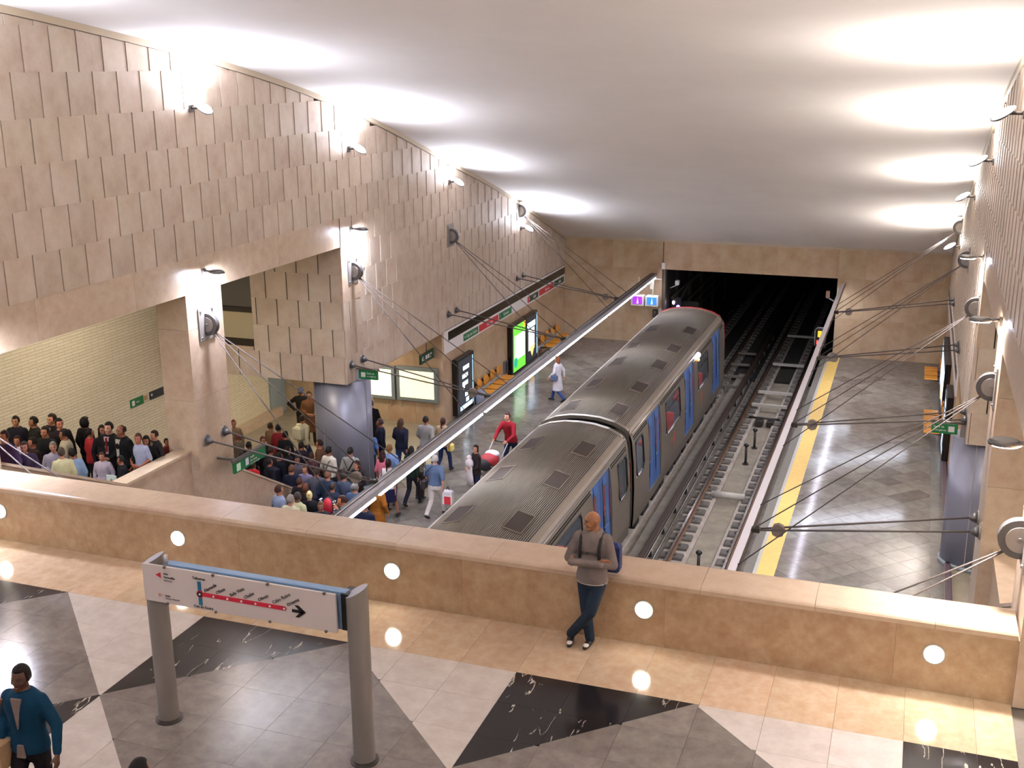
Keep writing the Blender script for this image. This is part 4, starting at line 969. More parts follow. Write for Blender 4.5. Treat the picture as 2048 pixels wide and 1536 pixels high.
# added fill lamps, unseen behind the viewer, to light the upper floor
for i,(x,y) in enumerate(((-11,2),(-4,2),(-11,-3),(-4,-3))):
    e=empty('fill_lamp','added unseen round fill lamp over the upper hall behind the viewer','lamp',(x,y,cz(y)-.12),group='added upper hall fill lamps')
    MB().tube((0,0,0),(0,0,.12),.35,n=24).build('housing',white,e); MB().tube((0,0,-.01),(0,0,0),.3,n=24).build('lens',glow,e)
    area('fill_lamp_light',(x,y,cz(y)-.16),(0,0,-1),.6,E_MEZZ,NEUT)
PEOPLE = [
(-17.88, 18.17, 2.45, 1.66, 'stand', 20, 1, 'jacket', '1c1a26', '1a1a20', 'short', '15110f', 'a9765a', 'man in dark navy jacket farthest left on the landing against the brick wall'),
(-17.45, 18.23, 2.45, 1.67, 'stand2', -30, 1, 'jacket', '20201f', '1a1a20', 'short', '1c1512', '94664d', 'dark-haired man in black jacket on the landing, second from the left against the brick wall'),
(-17.03, 18.32, 2.45, 1.75, 'stand', -10, 1.04, 'suit', '171518', '17171b', 'short', '2a1c15', 'b98468', 'tall brown-haired man in dark jacket with open pale collar on the landing'),
(-16.64, 18.08, 2.45, 1.76, 'stand', 60, 0.95, 'jacket', '241d22', '1b1a1f', 'short', '161012', 'b5745c', 'person in dark clothes half hidden behind the tall man with pale collar'),
(-16.62, 17.64, 2.45, 1.72, 'stand2', 5, 1, 'jacket', '15171a', '15151a', 'short', '241912', 'a87356', 'short man in black jumper in front of the tall man with pale collar'),
(-16.18, 17.7, 2.45, 1.69, 'stand2', -60, 1, 'jacket', 'a39a83', '2a2a2c', 'short', '120f0e', '8a5a44', 'dark-haired man in pale beige jacket on the landing, turned to the right'),
(-16.51, 18.69, 2.45, 1.6, 'stand', 170, 1.05, 'jacket', '0f0e12', '2a2827', 'curly', '100b0a', '7a4d3c', 'person with black curly hair and black coat seen from behind on the landing'),
(-16.18, 18.42, 2.45, 1.47, 'stand', 150, 0.95, 'jacket', 'a32a2e', '1c1b20', 'short', '1d1412', 'a06a52', 'person in red jacket mostly hidden behind the black curly-haired person'),
(-15.42, 18.15, 2.45, 1.78, 'stand2', 5, 1.04, 'suitpink', '101013', '111116', 'short', '130e0d', 'b98a72', 'man in black suit with pale pink shirt and dark red tie on the landing'),
(-15.77, 18.34, 2.45, 1.62, 'stand', 60, 0.92, 'jacket', '17141a', '16151a', 'long', '150f10', '8d5c48', 'long-haired woman in dark coat close behind the man with the red tie'),
(-15.05, 18.08, 2.45, 1.78, 'stand', -10, 1.05, 'suit', '0d0d10', '101014', 'bald', '2a1c16', '7d4c38', 'balding man in long black coat open over a pale shirt on the landing'),
(-14.68, 18.12, 2.45, 1.62, 'stand2', 10, 0.92, 'tshirt', '9aa0b8', '25242b', 'short', '4a3026', '9c5f4a', 'person in pale blue top between the balding man and the column'),
(-14.68, 18.36, 2.45, 1.48, 'stand', 20, 0.95, 'jacket', '0e0d10', '141318', 'curly', '0d0a0b', '8d5a46', 'small woman with black hair and black jacket near the column'),
(-14.88, 18.55, 2.45, 1.12, 'stand2', 0, 0.8, 'jacket', 'c2303a', '2c2a33', 'short', '2b1a14', 'a46c50', 'child in red top behind the pale ledge beside the column'),
(-14.68, 18.64, 2.45, 1.52, 'stand2', -20, 1, 'suit', '2b2526', '24222a', 'short', '2a1c15', 'ad7860', 'man in dark brown jacket over beige shirt next to the column'),
(-14.95, 19.35, 2.37, 1.17, 'stand', 70, 0.9, 'jacket', '6a2b2f', '25242b', 'short', '2b1a14', '97604b', 'person in dull red top half hidden by the stone column'),
(-15.98, 17.12, 2.45, 1.62, 'stand2', 40, 0.95, 'jacket', '8f8aa0', '2a2930', 'short', '76706a', 'a87560', 'grey-haired person in lilac grey jacket, front row on the landing'),
(-15.45, 17.04, 2.45, 1.56, 'stand', -120, 0.95, 'jacket', '8aa4c4', '2a2930', 'short', '120e0d', '8f5f4a', 'dark-haired person in light blue jacket above the sloping stair wall'),
(-14.68, 15.92, 2.94, 1.54, 'stand', -140, 0.9, 'jacket', 'a9a27c', '33312b', 'short', '3a2c22', '9a6a52', 'person in khaki yellow jacket beside the light blue jacket, front of landing'),
(-14.68, 15.04, 3.38, 1.5, 'stand2', 30, 0.92, 'jacket', '2c1d33', '1c1a22', 'long', '2a1614', '96604e', 'woman with dark brown hair and dark purple top behind the left stair wall'),
(-14.68, 14.62, 3.59, 1.63, 'stand', 0, 0.95, 'jacket', '3a2546', '1c1a22', 'short', '2a1614', 'a56d55', 'person in purple top cut by the left edge of the picture'),
(-17.14, 17.39, 2.45, 1.54, 'stand', 20, 0.95, 'jacket', 'b7a9bd', '1c1a22', 'short', '2a1a16', 'a56d55', 'person in pale lilac top near the left column'),
(-16.58, 17.22, 2.45, 1.62, 'stand2', -30, 0.95, 'jacket', '241719', '1c1a22', 'short', '1e1412', '9b6450', 'person in dark maroon jacket behind the woman in the purple top'),
(-15.25, 17.65, 2.45, 1.3, 'stand', 20, 1, 'jacket', 'b3a7b4', '33303a', 'short', '4a3024', 'a9745c', 'short person in pale grey top in front of the man with red tie'),
(-14.68, 17.53, 2.45, 1.33, 'stand2', -60, 0.9, 'jacket', '141418', '18181c', 'short', '120d0c', '8a5945', 'person in black holding a paper, in front of the balding man'),
(-16.32, 24.55, 0, 1.64, 'stand', 165, 0.95, 'jacket', '17161c', '1a1a20', 'short', '1a1413', '8d5a46', 'person in black between the stone column and the green exit sign, back turned'),
(-15.56, 24.41, 0, 1.64, 'stand2', 170, 0.95, 'jacket', '2b2630', '1a1a20', 'short', '3a211a', '9a6450', 'person in charcoal jacket behind the black jackets by the stair wall'),
(-15.17, 24.6, 0, 1.62, 'stand', 150, 0.95, 'jacket', '1a1820', '1a1a20', 'long', '1a1413', '9a6450', 'long-haired person in black in the middle of the aisle crowd'),
(-15.04, 25.1, 0, 1.6, 'stand', 190, 0.95, 'jacket', '241d2c', '1a1a20', 'short', '231a18', '9a6450', 'person in dark violet jacket left of the brown-jacketed man in profile'),
(-12.73, 22.56, 0, 1.62, 'stand', 175, 1, 'jacket', '1b2030', '1a1a20', 'short', '2b1f1a', '9a6450', 'person in midnight blue jacket in front of the red backpack'),
(-13.68, 22.64, 0, 1.61, 'stand', 170, 1, 'jacket', '15141c', '1a1a20', 'short', '3a2620', '9a6450', 'person in plain black jacket above the blonde woman'),
(-17.73, 26.0, 0, 1.68, 'stand', 40, 0.92, 'coat', '77664f', '4a4034', 'short', '6d3d2c', '9a6450', 'woman in long khaki coat just right of the big stone column'),
(-17.01, 25.08, 0, 1.64, 'stand2', 160, 0.92, 'jacket', '5d5348', '3a3430', 'short', '6e3a30', '9a6450', 'reddish-brown haired person in grey brown jacket near the stone column'),
(-14.68, 21.76, 1.12, 1.32, 'stand', 150, 0.95, 'jacket', '1a1a20', '1a1a20', 'short', '1c1414', '9a6450', 'dark-haired person in black behind the green exit sign'),
(-16.21, 25.07, 0, 1.64, 'stand', 60, 0.95, 'jacket', '1d1a22', '1b1a20', 'short', '4a2420', '94604c', 'person with red-brown hair and dark jacket above the green exit sign'),
(-16.66, 26.2, 0, 1.64, 'walk', 160, 0.95, 'jacket', '75573f', '4a4034', 'short', '3a2a1a', '9a6a4c', 'brown-haired person in tan jacket walking in the side aisle'),
(-16.26, 25.97, 0, 1.7, 'stand', 170, 0.95, 'jacket', '7c2026', '241f26', 'short', '16110f', '8a5a48', 'dark-haired person in dark red top in the side aisle'),
(-15.82, 25.6, 0, 1.66, 'stand', 175, 1, 'jacket', '15151a', '18181c', 'short', '0f0c0c', '8a5a48', 'black-haired person in black just right of the dark red top'),
(-17.47, 29.35, 0, 1.74, 'akimbo', 10, 1.05, 'jacket', '15120f', '241f1b', 'hat', '39425f', '8d5f48', 'man in black jumper and blue grey cap, hands on hips, in the aisle'),
(-17.06, 29.11, 0, 1.72, 'stand2', 30, 1.05, 'coat', '5a3a22', '2c2722', 'short', '2c1f19', '8a5a44', 'person in long brown coat next to the man with the blue grey cap'),
(-16.06, 26.94, 0, 1.7, 'walk', 170, 1, 'jacket', 'cfc6a4', '35465f', 'short', '3a2c20', '9a6a50', 'person in cream hooded jacket and jeans walking beside the grey column'),
(-14.5, 25.15, 0, 1.7, 'stand2', -80, 0.98, 'jacket', '5d3f30', '2c2523', 'short', '2a1c16', 'b07455', 'man in brown jacket in profile at the foot of the grey column'),
(-13.96, 24.66, 0, 1.72, 'stand', 165, 1, 'tshirt', 'cfc8bb', '23222a', 'short', '17120f', '97664e', 'black-haired man in cream shirt with a thin strap, back turned'),
(-13.36, 24.72, 0, 1.75, 'stand', 185, 1, 'tshirt', '8f8c88', '3a3a42', 'short', '28221f', 'a87a66', 'man in grey shirt with black diagonal strap in front of the grey column'),
(-15.17, 24.17, 0, 1.6, 'stand', 160, 1.1, 'jacket', '0f1020', '15151e', 'short', '1a1212', '8f5c48', 'person in navy jacket with red collar behind the low stair wall'),
(-14.68, 22.21, 0.88, 1.15, 'stand', 175, 1.05, 'jacket', 'b31c2a', '23222a', 'short', '2a1a16', '9a6450', 'person in bright red jacket with white stripe below the green exit sign'),
(-14.68, 22.93, 0.51, 1.38, 'stand', 150, 1, 'jacket', '131321', '1a1a22', 'short', '241816', '9a6450', 'person in black jacket behind the low stair wall, right of the bright red jacket'),
(-14.22, 23.2, 0, 1.68, 'stand', 195, 1.03, 'jacket', '12142a', '17171f', 'short', '5a3a2c', 'b07b62', 'person in navy hoodie with pale print, back turned, right of the low stair wall'),
(-14.51, 23.98, 0, 1.64, 'stand2', 30, 0.95, 'jacket', '53515f', '2b2a33', 'short', '15161a', '8a5a48', 'dark-haired person in slate grey hooded top'),
(-14.09, 23.62, 0, 1.54, 'stand2', 10, 0.95, 'jacket', '857d9f', '2b2a33', 'short', '5a4034', 'b98468', 'person in lilac grey top facing the camera'),
(-13.57, 23.28, 0, 1.66, 'stand', 190, 1.08, 'tshirt', '50505d', '2a2b36', 'short', '33241d', 'a06c52', 'broad person in slate grey t-shirt, back turned'),
(-14.32, 24.37, 0, 1.62, 'stand', 170, 0.95, 'jacket', '40252b', '2a2630', 'short', '3a211a', '8f5c48', 'person in maroon jacket behind the lilac grey top'),
(-13.08, 22.99, 0, 1.74, 'stand', 185, 1, 'jacket', '1d2b40', '22222b', 'short', '6a4636', 'a97458', 'person wearing a red backpack with white zigzag edging'),
(-12.86, 24.12, 0, 1.64, 'stand2', -20, 0.95, 'jacket', '1d1417', '17151b', 'longband', '4a2420', 'a97458', 'woman with long reddish hair and black hairband, dark top'),
(-12.83, 23.36, 0, 1.6, 'stand', 175, 1.03, 'jacket', '3d4456', '2a2b36', 'short', '2b2220', '9a6a54', 'person in blue grey jacket beside the woman with black hairband'),
(-12.1, 22.52, 0, 1.7, 'stand', 170, 1.08, 'jacket', '34425c', '22242e', 'short', '5a5654', 'a07860', 'grey-haired man in blue jacket close to the lamp beam'),
(-13.62, 21.59, 0, 1.8, 'stand', 150, 0.98, 'jacket', '8793ad', '2b2d3a', 'short', '3a211a', 'b07b62', 'brown-haired person in light blue hoodie with a pink bag, by the stair wall'),
(-13.06, 21.17, 0, 1.78, 'stand', 175, 1.02, 'tshirt', 'bdb597', '3a3630', 'short', '8b8178', 'b98a76', 'grey-haired man in cream shirt at the parapet edge of the crowd'),
(-13.13, 21.59, 0, 1.68, 'stand', 170, 1.05, 'tshirt', 'b9b78f', '3a3630', 'short', '3a3230', '7a5648', 'dark grey-haired man in pale yellow shirt between the cream shirt and the blonde woman'),
(-13.07, 22.04, 0, 1.55, 'stand', 200, 0.95, 'jacket', '100f16', '16151c', 'bun', 'd9c48a', 'b98a76', 'blonde woman with hair tied up and black top, white bag on shoulder'),
(-13.36, 22.36, 0, 1.58, 'stand', 170, 0.95, 'jacket', '1c1618', '1c1b22', 'curly', '5a3323', '9a6a54', 'woman with curly auburn hair behind the blonde woman'),
(-12.39, 21.38, 0, 1.62, 'stand2', 20, 1, 'jacket', '2c2b33', '1b1b22', 'short', '5a3d22', '8a5a48', 'person in dark grey jacket right of the blonde woman'),
(-11.94, 21.61, 0, 1.74, 'phone', -60, 1.08, 'suit', '22263a', '1c1e2c', 'short', '3a211a', 'c07a52', 'man in navy suit with white collar, hand raised to his face'),
(-11.31, 21.46, 0, 1.74, 'stand', 175, 1.1, 'jacket', '171c33', '15171f', 'short', '2a211e', '9a6a54', 'man in dark navy suit under the lamp beam, nearest the parapet'),
(-11.69, 22.84, 0, 1.7, 'stand', 170, 1.08, 'coat', '8a5218', '2a201c', 'long', '3b241a', '9a6a54', 'woman in long orange-brown coat behind the lamp beam'),
(-12.55, 24.97, 0, 1.66, 'stand', 165, 0.92, 'tshirt', 'cf6f86', '23222b', 'long', '2c1614', 'a9745c', 'long-haired woman in pink top with yellow sleeve'),
(-12.58, 25.43, 0, 1.68, 'stand', 180, 1.05, 'tshirt', '7d9bd0', '37518a', 'short', '7a5636', 'b58a6a', 'man in light blue shirt with an orange bag on his back'),
(-12.13, 24.43, 0, 1.66, 'walk', 180, 0.95, 'skirt', 'd9cfcf', '191a38', 'pony', '1f1312', 'a9745c', 'dark-haired woman in white top and navy skirt with black shoulder bag'),
(-13.8, 26.68, 0, 1.62, 'stand', 190, 0.95, 'tshirt', '5a7bb5', '222c44', 'short', '4a3428', 'a06c52', 'person in mid blue shirt beside the right edge of the grey column'),
(-15.46, 29.94, 0, 1.74, 'stand2', -90, 1, 'tshirt', 'b9aa9a', '443a36', 'hat', '15131a', '8f5c46', 'man with black cap and off-white shirt behind the grey column, below the maps'),
(-14.86, 28.91, 0, 1.7, 'stand', 200, 1, 'jacket', '18151b', '1b1a22', 'short', '5a4434', '97684e', 'person in black jacket just below the man with black cap'),
(-13.78, 27.34, 0, 1.7, 'stand2', -70, 1, 'jacket', '16182c', '161827', 'short', '4a3a38', 'a9664e', 'person in dark navy jumper in profile right of the grey column'),
(-13.2, 27.47, 0, 1.72, 'walk', 170, 1.05, 'jacket', '1b1d30', '2f4063', 'long', '4a3423', '9a6a50', 'person with long brown hair, navy jacket and jeans walking away below the maps'),
(-12.6, 27.85, 0, 1.74, 'walk', 180, 1.02, 'jacket', '8e8a88', '35456a', 'short', '1f1715', '9a6a54', 'man in light grey jacket and jeans walking away'),
(-12.17, 28.09, 0, 1.68, 'walk', 175, 0.95, 'jacket', 'a58c72', '26335a', 'pony', '3a211a', 'a06c52', 'woman with ponytail, beige jacket and jeans beyond the lamp beam'),
(-11.97, 25.49, 0, 1.68, 'walk', 178, 0.93, 'jacket', '1b2a22', '23252e', 'long', '1b1414', '9a6a54', 'woman in dark green jacket and charcoal trousers walking'),
(-12.0, 26.04, 0, 1.5, 'stand', 170, 0.9, 'tshirt', '8a8273', '4a382e', 'short', '55443a', '9a6a54', 'short person in beige vest and brown trousers beside the dark green jacket'),
(-11.08, 24.98, 0, 1.7, 'walk', 180, 1.1, 'tshirt', '5a6d8d', 'cfc4bd', 'short', 'b9b4b0', 'b58a76', 'white-haired man in denim shirt and white trousers carrying a plastic bag'),
(-10.41, 28.93, 0, 1.8, 'stroller', -12, 1.02, 'jacket', '8c1a26', '1d2038', 'short', '3a2018', 'c98f74', 'man in red cardigan pushing a pushchair'),
(-10.44, 26.25, 0, 1.64, 'baby', -45, 0.92, 'jacket', '2a1f22', '242a4c', 'pony', '1d1213', 'c98f74', 'woman in black top holding a baby in a white blanket'),
(-11.2, 35.9, 0, 1.66, 'walk', -100, 0.95, 'coat', 'd8d2d6', '3c4f8a', 'long', '8a5233', 'c0866c', 'woman in white coat and jeans alone on the far platform'),
]
# ================================================================ PEOPLE
# one figure library: joints in metres for a 1.75 m person facing -Y, grown into one continuous skin by voxel union
def jo(name):
    J=dict(hip=.095,kneeL=(-.105,-.03,.50),kneeR=(.105,-.03,.50),ankL=(-.115,.03,.09),ankR=(.115,.03,.09),toeL=(-.02,-1,0),toeR=(.02,-1,0),
      elL=(-.255,.04,1.16),elR=(.255,.04,1.16),wrL=(-.26,-.06,.92),wrR=(.26,-.06,.92),hdL=(0,-.2,-1),hdR=(0,-.2,-1),lean=0.,head=(0,0),curl=.5)
    if name=='stand2': J.update(elL=(-.25,.02,1.16),elR=(.25,.02,1.16),wrL=(-.09,-.27,1.10),wrR=(.11,-.26,1.06),hdL=(.6,-.6,.1),hdR=(-.6,-.6,-.1))
    if name=='walk': J.update(kneeL=(-.10,-.20,.53),ankL=(-.10,-.27,.11),kneeR=(.10,.02,.50),ankR=(.10,.34,.20),toeR=(0,-1,-.7),elL=(-.26,.14,1.18),wrL=(-.27,.16,.94),elR=(.26,-.02,1.17),wrR=(.25,-.22,.98),hdR=(0,-.6,-.8))
    if name=='akimbo': J.update(elL=(-.44,.06,1.20),elR=(.44,.06,1.20),wrL=(-.20,-.06,1.03),wrR=(.20,-.06,1.03),hdL=(.8,-.2,-.3),hdR=(-.8,-.2,-.3))
    if name=='phone': J.update(elR=(.33,-.16,1.24),wrR=(.17,-.15,1.50),hdR=(-.4,0,.9))
    if name=='stroller': J.update(lean=.16,elL=(-.27,-.30,1.16),elR=(.27,-.30,1.16),wrL=(-.20,-.55,1.04),wrR=(.20,-.55,1.04),hdL=(.1,-1,-.1),hdR=(-.1,-1,-.1),curl=1.1,kneeL=(-.10,-.12,.52),ankL=(-.10,-.10,.09),ankR=(.1,.26,.16),kneeR=(.1,.05,.5))
    if name=='baby': J.update(elL=(-.27,-.04,1.17),elR=(.27,-.04,1.17),wrL=(.02,-.30,1.14),wrR=(-.06,-.27,1.02),hdL=(1,-.3,0),hdR=(-1,-.3,.1),head=(35,0))
    if name=='hero': J.update(kneeR=(.02,-.13,.50),ankR=(-.26,.0,.11),toeR=(.15,-1,-.15),kneeL=(-.07,-.02,.50),ankL=(-.02,.0,.09),toeL=(-.1,-1,0),elL=(-.275,-.06,1.15),elR=(.275,-.07,1.13),wrL=(.10,-.185,1.17),wrR=(-.14,-.255,1.19),hdL=(.9,.5,.1),hdR=(-.55,.85,-.1),head=(-55,6),curl=.3,cuff=1.12)
    if name=='teal': J.update(kneeL=(-.10,-.15,.52),ankL=(-.11,-.20,.09),kneeR=(.10,.02,.5),ankR=(.11,.26,.16),elR=(.31,.0,1.17),wrR=(.37,-.13,.93),hdR=(.2,-.5,-.8),elL=(-.27,.05,1.17),wrL=(-.22,-.12,1.02))
    return J
def lerp(a,b,t): return tuple(x+(y-x)*t for x,y in zip(a,b))
def torso(b,g,lean,zb,zt,wide=1.):
    T=[(.80,.150,.105),(.86,.172,.118),(.93,.176,.122),(1.0,.162,.112),(1.08,.146,.104),(1.2,.160,.112),(1.32,.182,.122),(1.40,.188,.112),(1.46,.145,.088),(1.505,.072,.066)]
    R=[]
    for z,rx,ry in T:
        if z<zb-.01 or z>zt+.01: continue
        y=-lean*max(0,z-.95)/.5
        R.append([((rx+g)*wide*math.cos(t*math.pi/10),(ry+g)*math.sin(t*math.pi/10)+y,z) for t in range(20)])
    b.loft(R)
def arms(b,J,g,upto='wrist'):
    ln=J['lean']; sh=lambda s:(s*.168,-ln*.92,1.415)
    for s,e,w,h in ((-1,'elL','wrL','hdL'),(1,'elR','wrR','hdR')):
        b.tube(sh(s),J[e],.056+g,.042+g,n=12,rnd=True)
        wr=J[w] if upto=='full' else lerp(J[e],J[w],J.get('cuff',.93))
        if upto=='short':
            continue
        b.tube(J[e],wr,.041+g,.027+g*.9,n=12,rnd=True)
def hand(b,w,d,side,curl,k=1.):
    w=Vector(w); d=Vector(d).normalized(); inn=Vector((-side,0,0)); pn=(inn-d*inn.dot(d)); 
    if pn.length<.2: pn=Vector((0,1,0))-d*d.y
    pn.normalize(); sd=d.cross(pn).normalized()
    if sd.y>0: sd=-sd
    for q in (-.028,-.010,.010,.028): b.tube(w+d*.012+sd*q*.7,w+d*.085+sd*q,.0125*k,.0118*k,n=8,rnd=True)
    for q,L in ((-.030,.058),(-.010,.070),(.011,.076),(.031,.068)):
        p=w+d*.088+sd*q; c=curl*.6
        d1=(d*math.cos(c)+pn*math.sin(c)); d2=(d*math.cos(c*2)+pn*math.sin(c*2)); d3=(d*math.cos(c*2.8)+pn*math.sin(c*2.8))
        a1=p+d1*L*.45; a2=a1+d2*L*.32; a3=a2+d3*L*.25
        b.tube(p,a1,.0088*k,.0084*k,n=8,rnd=True); b.tube(a1,a2,.0084*k,.008*k,n=8,rnd=True); b.tube(a2,a3,.008*k,.007*k,n=8,rnd=True)
    t0=w+d*.025+sd*.024; td=(d*.75+sd*.7+pn*.35).normalized(); t1=t0+td*.045; b.tube(t0,t1,.0125*k,.0105*k,n=8,rnd=True); b.tube(t1,t1+(td+d*.4).normalized()*.034,.0105*k,.0085*k,n=8,rnd=True)
def headxf(J):
    ln=J['lean']; rz_,rx_=J['head']; R=Matrix.Rotation(math.radians(rz_),3,'Z')@Matrix.Rotation(math.radians(rx_),3,'X')
    c=Vector((0,-.012-ln*1.15,1.635))
    return lambda p:c+R@Vector(p)
def head(b,J,det):
    X=headxf(J)
    def f(p,q):
        x,y,z=q
        if p.z<-.1:
            k=1-.30*min(1,(-.1-p.z)/.9); x*=k; y=y*(1-.12*(-p.z)) - .012*(-p.z)
        if p.y<-.3: y=y*.97
        if p.z<0 and p.y>.2: y*=1-.35*(-p.z)
        if p.y<-.55 and .02<p.z<.22 and .2<abs(p.x)<.62: y+=.010       # eye sockets
        if p.y<-.5 and .25<p.z<.4: y-=.004                             # brow
        return Vector((x,y,z))
    o=len(b.v); b.ell((0,0,0),.076,.098,.118,nu=26,nv=18,f=f)
    for i in range(o,len(b.v)): b.v[i]=tuple(X(b.v[i]))
    def tb(p,q,r0,r1,n=8): b.tube(X(p),X(q),r0,r1,n=n,rnd=True)
    tb((0,-.091,.018),(0,-.108,-.022),.008,.0135); tb((-.012,-.098,-.024),(.012,-.098,-.024),.008,.008)  # nose
    tb((-.018,-.089,-.055),(.018,-.089,-.055),.0065,.0065); tb((-.014,-.087,-.067),(.014,-.087,-.067),.0065,.0065) # lips
    tb((0,-.075,-.098),(0,-.078,-.100),.019,.019); tb((-.02,-.07,-.09),(.02,-.07,-.09),.018,.018)  # chin
    for s in (-1,1):
        tb((s*.045,-.072,-.02),(s*.05,-.062,-.03),.018,.016)
        tb((s*.076,.012,.018),(s*.080,.008,-.028),.011,.008); tb((s*.083,.022,.02),(s*.084,.018,.0),.008,.006)  # ears
    n0=(0,.012-J['lean']*.95,1.44); b.tube(n0,X((0,.018,-.075)),.060,.053,n=14,rnd=True)
def gen_body(J,det):
    b=MB(); torso(b,0,J['lean'],.80,1.51)
    arms(b,J,0,'full'); head(b,J,det)
    for s,w,d in ((-1,'wrL','hdL'),(1,'wrR','hdR')): hand(b,J[w],J[d],s,J['curl'],1 if det else 1.25)
    for s,k,a in ((-1,'kneeL','ankL'),(1,'kneeR','ankR')):
        h=(s*J['hip'],0,.90); b.tube(h,J[k],.082,.054,n=12,rnd=True); b.tube(J[k],lerp(J[k],J[a],.35),.052,.055,n=12,rnd=True); b.tube(lerp(J[k],J[a],.35),J[a],.055,.036,n=12,rnd=True)
        t=Vector(J['toe'+k[-1]]).normalized(); A=Vector(J[a]); b.tube(A+Vector((0,0,-.04))-t*.03,A+Vector((0,0,-.05))+t*.12,.034,.026,n=10,rnd=True)
    return b
def gen_top(J,style):
    b=MB(); g=.024 if style!='tshirt' else .014
    torso(b,g,J['lean'],.86 if style!='tshirt' else .93,1.51)
    if style=='tshirt': arms(b,J,.017,'short')
    else: arms(b,J,.018)
    if style=='coat':
        R=[]
        for z,rx,ry in ((.95,.195,.145),(.75,.215,.17),(.50,.235,.20),(.46,.232,.198)):
            R.append([(rx*math.cos(t*math.pi/10),ry*math.sin(t*math.pi/10)+.01,z) for t in range(20)])
        b.loft(R[::-1])
    # collar
    R=[]
    for z,r in ((1.44,.10),(1.515,.078)): R.append([(r*math.cos(t*math.pi/8),r*.95*math.sin(t*math.pi/8)+.008-J['lean']*.95,z) for t in range(16)])
    b.loft(R)
    if style in('hood',):
        b.ell((0,.075-J['lean'],1.475),.115,.075,.06); b.tube((-.085,.0,1.485),(-.03,-.085,1.455),.026,.02,rnd=True); b.tube((.085,.0,1.485),(.03,-.085,1.455),.026,.02,rnd=True)
        b.tube((-.10,.03,1.49),(-.06,-.05,1.50),.028,.024,rnd=True); b.tube((.10,.03,1.49),(.06,-.05,1.50),.028,.024,rnd=True)
    return b
def gen_legs(J,style):
    b=MB(); R=[]
    for z,rx,ry in ((.80,.158,.115),(.86,.182,.127),(.93,.184,.13),(1.0,.168,.12),(1.03,.162,.118)): R.append([(rx*math.cos(t*math.pi/10),ry*math.sin(t*math.pi/10),z) for t in range(20)])
    b.loft(R)
    if style=='skirt':
        R=[]
        for z,rx,ry in ((.92,.19,.14),(.7,.205,.16),(.56,.21,.17)): R.append([(rx*math.cos(t*math.pi/10),ry*math.sin(t*math.pi/10),z) for t in range(20)])
        b.loft(R[::-1]); return b
    for s,k,a in ((-1,'kneeL','ankL'),(1,'kneeR','ankR')):
        h=(s*J['hip'],0,.88); b.tube(h,J[k],.098,.070,n=14,rnd=True); b.tube(J[k],lerp(J[k],J[a],1.0),.070,.060,n=14,rnd=True)
    return b
def gen_shoe(J,k,a):
    t=Vector(J[k]).normalized(); A=Vector(J[a]); b=MB(); t2=Vector((t.x,t.y,t.z)); 
    b.tube(A+Vector((0,0,-.045))-t2*.045,A+Vector((0,0,-.05))+t2*.10,.043,.043,n=12,rnd=True); b.tube(A+Vector((0,0,-.05))+t2*.10,A+Vector((0,0,-.058))+t2*.16,.043,.030,n=12,rnd=True)
    b.tube(A+Vector((0,0,.01)),A+Vector((0,0,-.04)),.042,.045,n=12,rnd=True)
    m=min(v[2] for v in b.v); b.v=[(v[0],v[1],max(v[2],m+.018)) for v in b.v]
    return b
def bake(mb,voxel,smooth=6,sub=False):
    me=bpy.data.meshes.new('figure'); me.from_pydata(mb.v,[],mb.f); me.update()
    o=bpy.data.objects.new('figure',me); BC.objects.link(o)
    r=o.modifiers.new('r','REMESH'); r.mode='VOXEL'; r.voxel_size=voxel; r.use_smooth_shade=True
    s=o.modifiers.new('s','SMOOTH'); s.factor=.5; s.iterations=smooth
    BAKE.append(o); return o
BC=bpy.data.collections.new('figure_workshop')
BAKE=[]; TPL={}
_sc=bpy.data.scenes.new('workshop'); _sc.collection.children.link(BC)
POSES=['stand','stand2','walk','akimbo','phone','stroller','baby','hero','teal']
need={}
NEED=[('hero','hood'),('teal','jacket')]+[(p[4],p[7]) for p in PEOPLE]
def topkind(s): return {'suit':'jacket','suitpink':'jacket','skirt':'tshirt'}.get(s,s)
for pose in POSES:
    J=jo(pose); hi=pose=='hero'
    TPL[pose,'body']=bake(gen_body(J,hi),.0075 if hi else (.012 if pose in('teal',) else .017),3 if hi else 2)
    for st in set(topkind(s) for q,s in NEED if q==pose): TPL[pose,'top',st]=bake(gen_top(J,st),.011 if hi else .019,5)
    TPL[pose,'legs','trousers']=bake(gen_legs(J,'trousers'),.011 if hi else .019,5)
    if pose=='walk': TPL[pose,'legs','skirt']=bake(gen_legs(J,'skirt'),.019,5)
vl=_sc.view_layers[0]; vl.update(); dg=vl.depsgraph; dg.update()
for k in list(TPL):
    o=TPL[k]; me=bpy.data.meshes.new_from_object(o.evaluated_get(dg),depsgraph=dg); TPL[k]=me
    me.polygons.foreach_set('use_smooth',[True]*len(me.polygons)); me.materials.append(None)
for o in BAKE: bpy.data.objects.remove(o)
bpy.data.scenes.remove(_sc); bpy.data.collections.remove(BC)
SHOE={}
for pose in POSES:
    J=jo(pose)
    for k,a in (('toeL','ankL'),('toeR','ankR')):
        mb=gen_shoe(J,k,a); me=bpy.data.meshes.new('shoe'); me.from_pydata(mb.v,[],mb.f); me.polygons.foreach_set('use_smooth',mb.sm); me.materials.append(None); SHOE[pose,k]=me
